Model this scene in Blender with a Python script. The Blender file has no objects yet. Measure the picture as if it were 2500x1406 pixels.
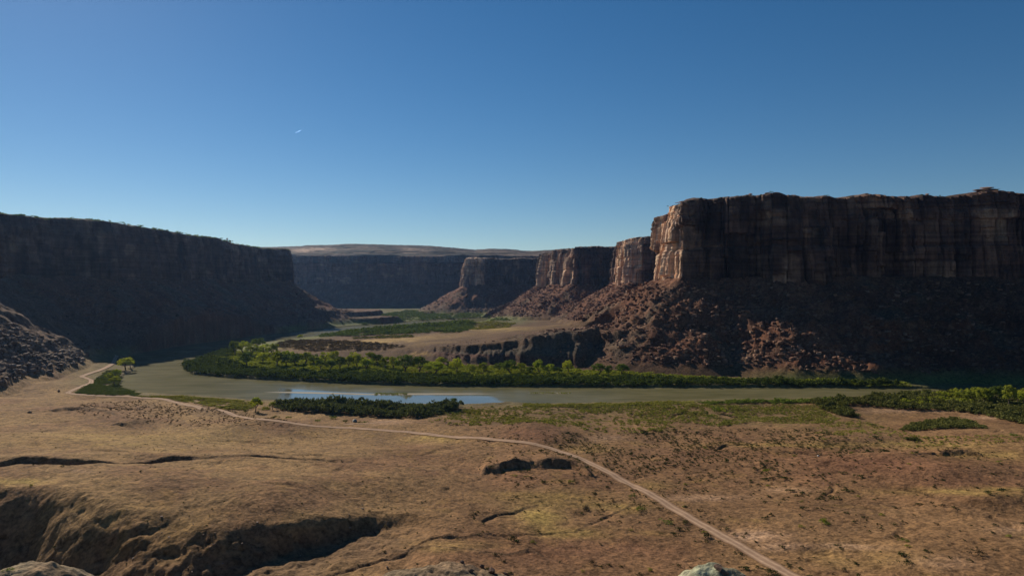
import bpy, math, random
import numpy as np
from mathutils import Vector

random.seed(7)
RNG = np.random.default_rng(11)
F = 1667.0            # focal length in photo pixels (2500 wide)
CX, CY = 1250.0, 703.0
CAMZ = 90.0
SUN = np.array([-200.0, 265.0, 190.0]); SUN /= np.linalg.norm(SUN)

# ------------------------------------------------------------------ helpers
def ss(a, b, x):
    t = np.clip((x - a) / (b - a), 0.0, 1.0)
    return t * t * (3 - 2 * t)

def _h(ix, iy, seed):
    n = (ix.astype(np.int64) * 374761393 + iy.astype(np.int64) * 668265263 + seed * 1442695041) & 0xFFFFFFFF
    n = ((n ^ (n >> 13)) * 1274126177) & 0xFFFFFFFF
    n = ((n ^ (n >> 16)) * 2246822519) & 0xFFFFFFFF
    n = n ^ (n >> 15)
    return (n & 0xFFFFFF).astype(np.float64) / float(0xFFFFFF)

def vn(x, y, seed=0):
    xf = np.floor(x); yf = np.floor(y)
    ix = xf.astype(np.int64); iy = yf.astype(np.int64)
    u = x - xf; v = y - yf
    u = u * u * (3 - 2 * u); v = v * v * (3 - 2 * v)
    a = _h(ix, iy, seed); b = _h(ix + 1, iy, seed)
    c = _h(ix, iy + 1, seed); d = _h(ix + 1, iy + 1, seed)
    return (a + (b - a) * u) * (1 - v) + (c + (d - c) * u) * v * 1.0

def fbm(x, y, seed=0, octv=4, gain=0.5, lac=2.03):
    s = 0.0; amp = 1.0; tot = 0.0
    for o in range(octv):
        s = s + amp * (vn(x, y, seed + o * 17) * 2 - 1)
        tot += amp; amp *= gain
        x = x * lac + 13.7; y = y * lac - 7.3
    return s / tot

def ridged(x, y, seed=0, octv=4, gain=0.5):
    s = 0.0; amp = 1.0; tot = 0.0
    for o in range(octv):
        s = s + amp * (1 - np.abs(vn(x, y, seed + o * 31) * 2 - 1) * 1.6)
        tot += amp; amp *= gain
        x = x * 2.03 + 5.1; y = y * 2.03 + 9.2
    return s / tot

def cells(s, seed):
    """1-D jittered cells: id of the cell, distance to nearest boundary, 0..1 place in the cell"""
    i = np.floor(s).astype(np.int64)
    z0 = np.zeros_like(i)
    b0 = i + 0.7 * (_h(i, z0, seed) - .5)
    b1 = i + 1 + 0.7 * (_h(i + 1, z0, seed) - .5)
    cid = np.where(s < b0, i - 1, np.where(s >= b1, i + 1, i))
    lo = cid + 0.7 * (_h(cid, z0, seed) - .5)
    hi = cid + 1 + 0.7 * (_h(cid + 1, z0, seed) - .5)
    return cid, np.minimum(s - lo, hi - s), (s - lo) / (hi - lo)

def W(px, D):
    return ((px - CX) / F * D, D)

def G(px, row, z=4.0):
    D = (CAMZ - z) * F / (row - CY)
    return ((px - CX) / F * D, D)

def polydist(X, Y, pts):
    """distance, arc length of nearest point, cross sign (left of travel = +), segment vertex values"""
    best = np.full(X.shape, 1e18); s_at = np.zeros(X.shape); sg = np.ones(X.shape)
    acc = 0.0
    P = [np.array(p[:2], float) for p in pts]
    for a, b in zip(P[:-1], P[1:]):
        d = b - a; L = math.hypot(*d)
        if L < 1e-6: continue
        t = np.clip(((X - a[0]) * d[0] + (Y - a[1]) * d[1]) / (L * L), 0, 1)
        dx = X - (a[0] + t * d[0]); dy = Y - (a[1] + t * d[1])
        q = dx * dx + dy * dy
        m = q < best
        best = np.where(m, q, best)
        s_at = np.where(m, acc + t * L, s_at)
        cr = d[0] * (Y - a[1]) - d[1] * (X - a[0])
        sg = np.where(m, np.where(cr >= 0, 1.0, -1.0), sg)
        acc += L
    return np.sqrt(best), s_at, sg

def inpoly(X, Y, pts):
    r = np.zeros(X.shape, bool)
    n = len(pts)
    for i in range(n):
        x1, y1 = pts[i][:2]; x2, y2 = pts[(i + 1) % n][:2]
        if y1 == y2: continue
        c = ((y1 > Y) != (y2 > Y)) & (X < (x2 - x1) * (Y - y1) / (y2 - y1) + x1)
        r ^= c
    return r

def arclen(pts):
    L = [0.0]
    for a, b in zip(pts[:-1], pts[1:]):
        L.append(L[-1] + math.hypot(b[0] - a[0], b[1] - a[1]))
    return np.array(L)

COL = bpy.context.scene.collection

def mesh_np(name, verts, faces, mat=None, smooth=False, parent=None, attrs=None, link=True):
    """faces: (n,3) or (n,4) int array"""
    me = bpy.data.meshes.new(name)
    verts = np.asarray(verts, np.float32); faces = np.asarray(faces, np.int32)
    k = faces.shape[1]
    me.vertices.add(len(verts)); me.vertices.foreach_set('co', verts.ravel())
    me.loops.add(faces.size); me.loops.foreach_set('vertex_index', faces.ravel())
    me.polygons.add(len(faces))
    me.polygons.foreach_set('loop_start', np.arange(0, faces.size, k, dtype=np.int32))
    try:
        me.polygons.foreach_set('loop_total', np.full(len(faces), k, np.int32))
    except Exception:
        pass
    me.update(calc_edges=True)
    me.polygons.foreach_set('use_smooth', np.full(len(faces), smooth, bool))
    if attrs:
        for an, av in attrs.items():
            av = np.asarray(av, np.float32)
            if av.ndim == 2:
                a = me.color_attributes.new(an, 'FLOAT_COLOR', 'POINT')
                c = np.ones((len(verts), 4), np.float32); c[:, :3] = av
                a.data.foreach_set('color', c.ravel())
            else:
                a = me.attributes.new(an, 'FLOAT', 'POINT')
                a.data.foreach_set('value', av)
    if mat: me.materials.append(mat)
    if not link: return me
    o = bpy.data.objects.new(name, me); COL.objects.link(o)
    if parent: o.parent = parent
    return o

def tag(o, label=None, cat=None, group=None, kind=None):
    if label: o['label'] = label
    if cat: o['category'] = cat
    if group: o['group'] = group
    if kind: o['kind'] = kind
    return o

def gridfaces(nr, nc):
    i = np.arange(nr - 1)[:, None] * nc + np.arange(nc - 1)[None, :]
    return np.stack([i, i + 1, i + nc + 1, i + nc], -1).reshape(-1, 4)

# ------------------------------------------------------------------ node helper
class NT:
    def __init__(s, name):
        s.m = bpy.data.materials.new(name); s.m.use_nodes = True
        s.t = s.m.node_tree; s.t.nodes.clear()
        s.out = s.t.nodes.new('ShaderNodeOutputMaterial')
    def n(s, typ, **kw):
        nd = s.t.nodes.new(typ)
        for k, v in kw.items():
            if k.startswith('_'): setattr(nd, k[1:], v)
            else: nd.inputs[k.replace('__', ' ')].default_value = v
        return nd
    def l(s, a, b): s.t.links.new(a, b)
    def noise(s, vec, scale, detail=4, rough=0.55, dist=0.0):
        nd = s.n('ShaderNodeTexNoise', Scale=scale, Detail=detail, Roughness=rough, Distortion=dist)
        s.l(vec, nd.inputs['Vector']); return nd.outputs['Fac']
    def mapv(s, vec, sc):
        nd = s.n('ShaderNodeMapping'); nd.inputs['Scale'].default_value = sc
        s.l(vec, nd.inputs['Vector']); return nd.outputs['Vector']
    def ramp(s, fac, stops):
        nd = s.n('ShaderNodeValToRGB'); e = nd.color_ramp.elements
        while len(e) > 1: e.remove(e[-1])
        e[0].position = stops[0][0]; c = stops[0][1]; e[0].color = (*c, 1) if len(c) == 3 else c
        for p, c in stops[1:]:
            x = e.new(p); x.color = (*c, 1)
        s.l(fac, nd.inputs['Fac']); return nd.outputs['Color']
    def mix(s, fac, a, b, mode='MIX'):
        nd = s.n('ShaderNodeMix', _data_type='RGBA', _blend_type=mode)
        for v, i in ((fac, 0), (a, 6), (b, 7)):
            if hasattr(v, 'links'): s.l(v, nd.inputs[i])
            else: nd.inputs[i].default_value = v if i == 0 else (*v, 1)
        return nd.outputs[2]
    def math(s, op, a, b=0.0, c=0.0):
        nd = s.n('ShaderNodeMath', _operation=op)
        for i, v in enumerate((a, b, c)):
            if hasattr(v, 'links'): s.l(v, nd.inputs[i])
            else: nd.inputs[i].default_value = v
        return nd.outputs[0]
    def bump(s, h, dist, strength=1.0, nrm=None):
        nd = s.n('ShaderNodeBump', Strength=strength, Distance=dist)
        s.l(h, nd.inputs['Height'])
        if nrm: s.l(nrm, nd.inputs['Normal'])
        return nd.outputs['Normal']
    def surf(s, col, rough=0.95, nrm=None, spec=0.15):
        b = s.n('ShaderNodeBsdfPrincipled', Roughness=rough)
        b.inputs['Specular IOR Level'].default_value = spec
        if hasattr(col, 'links'): s.l(col, b.inputs['Base Color'])
        else: b.inputs['Base Color'].default_value = (*col, 1)
        if nrm: s.l(nrm, b.inputs['Normal'])
        s.l(b.outputs[0], s.out.inputs['Surface']); return b
    def pos(s):
        return s.n('ShaderNodeNewGeometry').outputs['Position']

def mat_ground():
    m = NT('ground_soil')
    p = m.pos()
    at = m.n('ShaderNodeAttribute', _attribute_name='Col').outputs['Color']
    grain = m.noise(p, 0.9, 5, 0.65)
    tuft = m.noise(p, 0.33, 4, 0.6)
    big = m.noise(p, 0.035, 5, 0.6)
    c = m.mix(1.0, at, m.ramp(grain, [(0.38, (.62, .61, .60)), (.5, (1, 1, 1)), (.62, (1.30, 1.28, 1.24))]), 'MULTIPLY')
    c = m.mix(0.8, c, m.ramp(tuft, [(0.37, (.52, .50, .44)), (.46, (.96, .96, .95)), (.60, (1.20, 1.17, 1.08))]), 'MULTIPLY')
    c = m.mix(0.7, c, m.ramp(big, [(0.38, (.78, .75, .74)), (.62, (1.22, 1.22, 1.18))]), 'MULTIPLY')
    nrm = m.bump(grain, 0.55, 0.8)
    nrm = m.bump(tuft, 0.9, 0.6, nrm)
    m.surf(c, 0.97, nrm, 0.08)
    return m.m

def mat_cliff(name, base=(.078, .046, .038), dark=(.032, .024, .024), pale=(.15, .098, .075), warm=(.11, .065, .049)):
    m = NT(name)
    p = m.pos()
    st = m.mapv(p, (.055, .055, .022))
    st2 = m.mapv(p, (.30, .30, .03))
    la = m.mapv(p, (.008, .008, .30))
    v1 = m.noise(st, 1.0, 5, 0.6)
    v2 = m.noise(st2, 1.0, 4, 0.6)
    l1 = m.noise(la, 1.0, 4, 0.6)
    bl = m.noise(p, 0.03, 5, 0.6)
    f = m.noise(p, 0.45, 6, 0.65)
    c = m.ramp(v1, [(.32, dark), (.45, base), (.56, warm), (.70, pale)])
    c = m.mix(0.4, c, m.ramp(v2, [(.3, (.45, .42, .42)), (.48, (1, 1, 1)), (.7, (1.3, 1.25, 1.2))]), 'MULTIPLY')
    c = m.mix(0.5, c, m.ramp(bl, [(.35, (.55, .50, .50)), (.65, (1.35, 1.3, 1.25))]), 'MULTIPLY')
    c = m.mix(0.8, c, m.ramp(l1, [(.38, (.62, .59, .59)), (.5, (1, 1, 1)), (.62, (1.28, 1.24, 1.18))]), 'MULTIPLY')
    c = m.mix(0.5, c, m.ramp(f, [(.3, (.6, .6, .6)), (.7, (1.35, 1.35, 1.35))]), 'MULTIPLY')
    fr = m.n('ShaderNodeAttribute', _attribute_name='sunlit_pale').outputs['Fac']
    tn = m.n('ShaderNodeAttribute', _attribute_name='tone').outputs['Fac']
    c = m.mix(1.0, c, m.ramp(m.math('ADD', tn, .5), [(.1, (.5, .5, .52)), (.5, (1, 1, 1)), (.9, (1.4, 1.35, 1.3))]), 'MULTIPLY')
    c = m.mix(fr, c, m.mix(1.0, c, (6.3, 7.2, 6.3), 'MULTIPLY'))  # sunlit faces brightened in the rock colour itself, plus faint pale patches
    nrm = m.bump(f, 1.6, 0.7)
    nrm = m.bump(v2, 1.4, 0.5, nrm)
    m.surf(c, 0.9, nrm, 0.15)
    return m.m

def mat_plateau():
    m = NT('plateau_slickrock')
    p = m.pos()
    at = m.n('ShaderNodeAttribute', _attribute_name='Col').outputs['Color']
    n1 = m.noise(m.mapv(p, (.05, .05, .5)), 1.0, 5, 0.65)
    n2 = m.noise(m.mapv(p, (.012, .02, .3)), 1.0, 5, .6)
    c = m.mix(0.8, at, m.ramp(n1, [(.3, (.45, .45, .45)), (.5, (1, 1, 1)), (.7, (1.5, 1.45, 1.4))]), 'MULTIPLY')
    c = m.mix(0.7, c, m.ramp(n2, [(.35, (.6, .6, .6)), (.65, (1.3, 1.3, 1.3))]), 'MULTIPLY')
    m.surf(c, 0.95, m.bump(n1, 4, .6), .1)
    return m.m

def mat_rock(name, a, b, c3):
    m = NT(name)
    p = m.pos()
    r = m.n('ShaderNodeNewGeometry').outputs['Random Per Island']
    c = m.ramp(r, [(0, a), (.5, b), (1, c3)])
    f = m.noise(p, 0.8, 5, 0.65)
    c = m.mix(0.8, c, m.ramp(f, [(.3, (.6, .6, .6)), (.7, (1.35, 1.33, 1.3))]), 'MULTIPLY')
    m.surf(c, .93, m.bump(f, .5, .7), .12)
    return m.m

def mat_leaf(name, a, b, c3, tr=0.30, trc=1.5):
    m = NT(name)
    p = m.pos()
    r = m.n('ShaderNodeNewGeometry').outputs['Random Per Island']
    o = m.n('ShaderNodeObjectInfo').outputs['Random']
    big = m.noise(p, 0.16, 3, 0.6)
    k = m.math('ADD', m.math('MULTIPLY', r, .28), m.math('ADD', m.math('MULTIPLY', o, .25), m.math('MULTIPLY', big, .75)))
    c = m.ramp(k, [(.30, a), (.60, b), (.95, c3)])
    d = m.n('ShaderNodeBsdfDiffuse'); m.l(c, d.inputs['Color'])
    t = m.n('ShaderNodeBsdfTranslucent')
    cc = m.mix(1.0, c, (trc, trc, trc * .5), 'MULTIPLY'); m.l(cc, t.inputs['Color'])
    mx = m.n('ShaderNodeMixShader'); mx.inputs[0].default_value = tr
    m.l(d.outputs[0], mx.inputs[1]); m.l(t.outputs[0], mx.inputs[2])
    m.l(mx.outputs[0], m.out.inputs['Surface'])
    return m.m

def mat_plain(name, col, rough=.9, var=.3, scale=1.0):
    m = NT(name)
    f = m.noise(m.pos(), scale, 4, .6)
    c = m.mix(1.0, col, m.ramp(f, [(.3, (1 - var,) * 3), (.7, (1 + var,) * 3)]), 'MULTIPLY')
    m.surf(c, rough, m.bump(f, .1, .5), .2)
    return m.m

# ------------------------------------------------------------------ layout of the canyon (metres; camera at 0,0,90)
# rims travel right -> left so the valley lies on the LEFT side of travel
RIM_R = [(1150, 690), (900, 755), (620, 780), (430, 797), (330, 796), (240, 834), (206, 828), (196, 880), (200, 955),
         (235, 1010), (300, 1110), (318, 1230), (292, 1340), (290, 1400), (246, 1430), (250, 1500), (236, 1570), (262, 1690),
         (272, 1745), (210, 1750), (158, 1752), (146, 1800), (152, 1850), (134, 1860), (112, 1890), (118, 1960),
         (84, 1975), (90, 2080), (130, 2260), (115, 2440), (20, 2455), (-70, 2440), (-108, 2400), (-160, 2400),
         (-172, 2470), (-130, 2600), (40, 2900), (60, 3150)]
RIM_F = [(900, 3300), (300, 3150), (0, 3130), (-250, 3180), (-420, 3120), (-640, 3180), (-860, 3080), (-1050, 3150), (-1500, 3000), (-2200, 2900)]
RIM_L = [(-2200, 2300), (-1500, 2350), (-1050, 2150), (-760, 2000), (-640, 1850), (-572, 1760), (-560, 1700), (-600, 1640),
         (-596, 1540), (-612, 1500), (-600, 1390), (-608, 1260), (-604, 1133), (-622, 1060), (-656, 1000), (-682, 905), (-648, 820),
         (-605, 720), (-578, 620), (-562, 520), (-530, 400), (-560, 300), (-640, 180), (-760, 0), (-900, -300)]
ZT_R, ZB_R = 194.0, 103.0
ZT_F, ZB_F = 234.0, 112.0
ZT_L, ZB_L = 190.0, 108.0

R_TOP = [G(2900, 944, 0), G(2330, 950, 0), G(2220, 948, 0), G(2000, 945, 0), G(1700, 946, 0), G(1400, 945, 0), G(1100, 943, 0), G(900, 938, 0), G(700, 929, 0),
         G(560, 922, 0), G(470, 913, 0), G(447, 901, 0), G(458, 886, 0), G(500, 870, 0), G(570, 851, 0), G(640, 838, 0), G(740, 826, 0), G(850, 813, 0),
         G(940, 806, 0), G(1040, 797, 0), G(1130, 790, 0), G(1210, 782, 0), G(1300, 777, 0)]
R_BOT = [G(1290, 772, 0), G(1190, 775, 0), G(1100, 780, 0), G(1000, 785, 0), G(900, 793, 0), G(760, 804, 0), G(620, 820, 0), G(500, 836, 0), G(400, 851, 0),
         G(330, 863, 0), G(300, 874, 0), G(330, 884, 0), G(326, 905, 0), G(296, 925, 0), G(292, 945, 0), G(340, 962, 0), G(420, 966, 0), G(500, 970, 0),
         G(600, 979, 0), G(700, 980, 0), G(850, 985, 0), G(1000, 989, 0), G(1150, 990, 0), G(1240, 986, 0), G(1330, 989, 0), G(1500, 986, 0), G(1700, 981, 0),
         G(1800, 979, 0), G(1960, 976, 0), G(2100, 971, 0), G(2220, 963, 0), G(2400, 960, 0), G(2900, 958, 0)]
RIVER = R_TOP + R_BOT

ROAD1 = [G(2160, 1540, 12), G(1930, 1406, 11), G(1800, 1330, 11), G(1700, 1275, 10.5), G(1600, 1215, 10), G(1500, 1160, 9.5), G(1430, 1125, 9.5), G(1350, 1096, 9.5),
         G(1250, 1078, 9), G(1150, 1068, 9), G(1000, 1055, 8), G(850, 1044, 7), G(750, 1038, 7), G(640, 1024, 6), G(560, 1009, 6), G(480, 993, 5), G(425, 981, 5),
         G(370, 972, 5), G(300, 967, 5), G(230, 966, 5)]
ROAD2 = [G(230, 966, 5), G(178, 962, 5.5), G(164, 960, 5.5), G(177, 952, 5.5), G(200, 944, 5), G(222, 935, 5), G(222, 928, 5), G(208, 922, 5), G(198, 920, 5), G(214, 914, 5.5), G(238, 906, 5.5),
         G(262, 896, 5.5), G(276, 888, 5.5), G(279, 882, 5), G(285, 868, 5)]
ROAD3 = [G(836, 1043, 7), G(870, 1036, 7), G(920, 1033, 6), G(960, 1031, 5)]

CTRL = [(0, 1010, 15), (200, 1030, 14), (400, 1050, 12), (600, 1080, 11), (800, 1080, 9), (1000, 1080, 8), (0, 1080, 20), (300, 1100, 20),
        (600, 1130, 20), (900, 1130, 17), (0, 1150, 26), (300, 1170, 27), (600, 1190, 25), (900, 1160, 20), (1100, 1120, 14), (1250, 1100, 11),
        (1400, 1100, 9.5), (1600, 1100, 8), (1900, 1080, 7), (2200, 1080, 9), (2450, 1080, 12), (1500, 1250, 10), (1800, 1200, 8), (2100, 1200, 12),
        (2400, 1200, 16), (1250, 1200, 13), (1300, 1350, 11), (1600, 1350, 11), (2000, 1350, 12), (2400, 1350, 16),
        (1500, 1020, 4), (1800, 1020, 4), (1200, 1010, 4), (2200, 1010, 5), (500, 990, 5), (300, 975, 4), (900, 1020, 4), (700, 1010, 4),
        (2450, 1000, 5), (60, 985, 10), (200, 960, 6), (250, 920, 6), (1000, 1250, 14), (1650, 1600, 11), (700, 1400, 21), (500, 1400, 19), (850, 1330, 20), (950, 1280, 18), (1060, 1240, 15), (1000, 1400, 15), (1250, 1700, 12), (400, 1700, 22), (2400, 1900, 22)]
CT = np.array([[*G(a, b, c), c] for a, b, c in CTRL])

# line washes: (points px/row/z , depth, width)
def gl(pts, z): return [G(a, b, z) for a, b in pts]
WASH = [
    (gl([(-60, 1160), (0, 1157), (60, 1152), (180, 1151), (250, 1141), (300, 1137), (360, 1126), (420, 1113), (470, 1112), (530, 1109), (600, 1103), (730, 1098), (900, 1100)], 22), 2.6, 2.0, (1.0, .35)),
    (gl([(780, 1402), (820, 1395), (930, 1372), (1000, 1350), (1070, 1320), (1190, 1303), (1330, 1290), (1400, 1280), (1440, 1262), (1470, 1240), (1540, 1210)], 14.5), .5, .7, (1.0, .6)),
    (gl([(1180, 1275), (1215, 1256), (1250, 1247), (1310, 1222)], 14), .9, .9, (1, .3)),
    (gl([(1700, 1032), (1790, 1055), (1830, 1080), (1900, 1118), (1960, 1124), (2030, 1135), (2080, 1144), (2125, 1155)], 8), 1.5, 1.6, (.4, 1.3)),
    (gl([(2130, 1165), (2180, 1192), (2260, 1210), (2370, 1260), (2480, 1302)], 13), 1.1, 1.2, (1, .8)),
    (gl([(1636, 1036), (1645, 1024), (1680, 1018), (1745, 1023)], 3), 1.3, 1.5, (1, 1)),
    (gl([(1755, 1102), (1775, 1090), (1800, 1093), (1830, 1092)], 8), 1.5, 1.5, (1, 1)),
    (gl([(1380, 1068), (1420, 1075), (1460, 1088)], 9), .8, 1.5, (1, 1)),
]
# scarps: rim line (high side beyond, low side towards the viewer): pts, drop, fall width, recover start, recover end
SCARP = [
    (gl([(-300, 1195), (-50, 1196), (100, 1200), (250, 1222), (400, 1250), (480, 1262), (570, 1254), (680, 1243), (800, 1215), (930, 1186), (1030, 1184), (1085, 1200)], 24), [24, 24, 24, 23, 17, 12, 8.5, 7, 6.5, 5, 2.5, 0], 15, 40, 400),
    (gl([(1170, 1160), (1190, 1149), (1225, 1147), (1250, 1136), (1300, 1131), (1350, 1129), (1400, 1134), (1432, 1146), (1455, 1158)], 13), [0, 2.2, 3.0, 3.8, 2.4, 4.0, 3.4, 2.0, 0], 6.5, 14, 110),
    (gl([(2200, 1117), (2240, 1111), (2280, 1109), (2290, 1112), (2310, 1108), (2360, 1110), (2400, 1116), (2430, 1126)], 12), [0, 2, 2.6, 2, 3, 3, 2, 0], 5, 10, 70),
    (gl([(100, 1004), (140, 1000), (200, 999), (250, 1004), (290, 1012)], 14), [0, 1.4, 2.4, 1.4, 0], 6, 12, 80),
    (gl([(262, 1036), (290, 1033), (312, 1033), (335, 1037)], 14), [0, 1.3, 1.3, 0], 4, 8, 50),
    (gl([(1230, 1368), (1290, 1352), (1330, 1362)], 12), [0, 1.2, 0], 4, 6, 40),
]
# smooth mounds: px,row,z, radius x, radius y, height
MOUND = [(1300, 1062, 8, 18, 26, 4.0), (1340, 1090, 8, 14, 14, 2.0), (2000, 1095, 9, 30, 20, 4), (2180, 1130, 12, 34, 14, 5), (2330, 1160, 14, 30, 12, 4), (2100, 1078, 8, 26, 18, 3),
         (500, 1010, 8, 30, 18, 3), (640, 1050, 8, 22, 16, 3), (300, 1120, 20, 40, 9, 2.5), (80, 1130, 24, 26, 7, 2.5), (2460, 1225, 16, 20, 8, 3), (560, 1160, 22, 60, 20, 2)]
# near knolls directly under the camera: X, Y, ztop, r
KNOLL = [(-79, 112, 44.2, 15, 12), (-13, 128, 37.4, 17, 10), (36.5, 122, 40.2, 9.5, 9), (6, 118, 38.0, 8, 7)]

POLY_R = RIM_R + [(300, 3600), (3000, 3600), (3000, 500), (1500, 500)]
POLY_F = RIM_F + [(-3000, 2900), (-3000, 30000), (3000, 30000), (3000, 3300)]
POLY_L = RIM_L + [(-900, -900), (-5000, -900), (-5000, 2300)]

def talus(X, Y, rim, poly, zb, w, seed, jit=1.0):
    d, s, sg = polydist(X, Y, rim)
    sd = np.where(inpoly(X, Y, poly), -d, d)
    sw = s + 18 * fbm(X / 60, Y / 60, seed + 3, 2)
    ww = w * (1 + .22 * fbm(sw / 130, s * 0, seed, 2))
    t = np.clip(sd / ww, 0, 1.6)
    base = zb * np.clip(1 - t, 0, 1) ** 1.12
    mid = np.clip(np.sin(np.pi * np.clip(t * .95 + .05, 0, 1)), 0, 1)
    rill = ridged(sw / 34 + .6 * fbm(X / 40, Y / 40, seed + 9, 2), sd / 260, seed + 5, 3)
    rill2 = ridged(sw / 11, sd / 90, seed + 6, 2)
    z = base + mid * jit * (rill * 6.5 - 3 + rill2 * 1.4 + 7.5 * fbm(X / 34, Y / 34, seed + 11, 3) + 3.0 * fbm(X / 12, Y / 12, seed + 12, 2))
    # ledges of harder beds low on the slope
    for zl, h in ((14, 5), (30, 4), (52, 3.5)):
        k = ss(zl - 2, zl + 2.2, z + 3 * fbm(X / 30, Y / 30, seed + 8, 2))
        msk = ss(.35, .65, vn(s / 70, s * 0 + zl, seed + 21)) * ss(.0, .15, t)
        z = z + msk * h * (k - ss(zl - 14, zl + 14, z))
    z = np.where(sd < 0, np.minimum(zb + 2, zb + 0 * sd), z)
    return z, sd, s

EDGE_X = np.array([-400, -130, -88, -60, -30, 0, 35, 70, 110, 150, 190, 260])
EDGE_Y = np.array([830, 815, 796, 790, 776, 778, 766, 757, 752, 742, 735, 730])

def H_south(X, Y, dr):
    # south side floor from control heights
    num = np.zeros(X.shape); den = np.zeros(X.shape)
    for cx, cy, cz in CT:
        w = 1.0 / (((X - cx) ** 2 + (Y - cy) ** 2) + 300.0) ** 1.6
        num += w * cz; den += w
    south = num / den
    for (px, rw, z0, rx, ry, hh) in MOUND:
        mx, my = G(px, rw, z0)
        south = south + hh * np.exp(-((X - mx) / rx) ** 2 - ((Y - my) / ry) ** 2)
    south = south + 1.6 * fbm(X / 42, Y / 42, 1, 4) * ss(5, 60, dr)
    rl = ridged(X / 46 + .5 * fbm(X / 20, Y / 20, 47, 2), Y / 46, 48, 2, .45)
    south = south - .7 * ss(.80, .97, rl) * ss(20, 60, dr)
    wigx = X + 1.6 * fbm(X / 9, Y / 9, 5, 3); wigy = Y + 2.2 * fbm(X / 9, Y / 9, 6, 3)
    gully = np.zeros(X.shape)
    for pts, drops, fw, r0, r1 in SCARP:
        L = arclen(pts)
        PX_ = np.array([p[0] for p in pts]); PY_ = np.array([p[1] for p in pts])
        xx = wigx + (1.0 * fbm(X / 16, Y / 16, 8, 2) if fw > 10 else 0)
        yy = wigy + (1.8 * fbm(X / 22, Y / 22, 7, 3) if fw > 10 else 0)
        s = np.interp(xx, PX_, L)
        dn = np.interp(xx, PX_, PY_) - yy        # positive on the low, near side
        dep = np.interp(s, L, drops)
        end = np.where(xx < PX_[0], np.exp(-((xx - PX_[0]) / 60) ** 2), np.where(xx > PX_[-1], 0.0, 1.0))
        lobes = (1.0 + .22 * fbm(X / 20, Y / 20, 41, 3)) if fw > 10 else (.62 + .55 * ridged(s / 9, dn / 60, 41, 3))
        fwv = fw if fw < 10 else np.interp(s, L, [30, 30, 29, 34, 42, 34, 22, 13, 10, 10, 9, 9])
        prof = ss(-1.5, fwv * np.clip(lobes, .4, 1.5), dn)
        if fw > 10: prof = .85 * prof ** 1.15 + .15 * np.clip((dn + 1) / (fwv * np.clip(lobes, .5, 1.4)), 0, 1)
        prof = prof * (1 - ss(r0, r1, dn) * .8)
        if fw < 10:
            bk = np.where(dn < 0, np.exp(-(dn / 17.0) ** 2), 1 - ss(0, fw * np.clip(lobes, .5, 1.4), dn))
            south = south + dep * bk * end
            gully += .8 * bk * (dn > 0) * end
            continue
        south = south - dep * prof * end
        if fw > 10: south = south + 1.7 * fbm(X / 9, Y / 9, 46, 5, .6) * ss(-6, 6, dn) * (1 - ss(30, 80, dn)) * np.clip(dep / 12, 0, 1)
        gully += prof * end * (1 - ss(r0 * .6, r0 * 1.6, dn)) * np.clip(dep / 8, 0, 1)
    for pts, dep, wd, (e0, e1) in WASH:
        L = arclen(pts)
        d, s, sg = polydist(wigx, wigy, pts)
        k = e0 + (e1 - e0) * s / L[-1]
        k = k * (.12 + 1.35 * vn(s / 17, s * 0, 77) ** 1.3)
        end = np.where((s <= 0.01) | (s >= L[-1] - .01), np.exp(-(d / 2.0) ** 2), 1.0)
        dn = -d * sg
        pr = np.where(dn < 0, np.exp(-(d / (wd * .45)) ** 2), np.exp(-(d / (wd * 1.5)) ** 2))
        south = south - dep * k * pr * end
        gully += np.exp(-(d / wd) ** 2) * end * .6
    return south, gully

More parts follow.
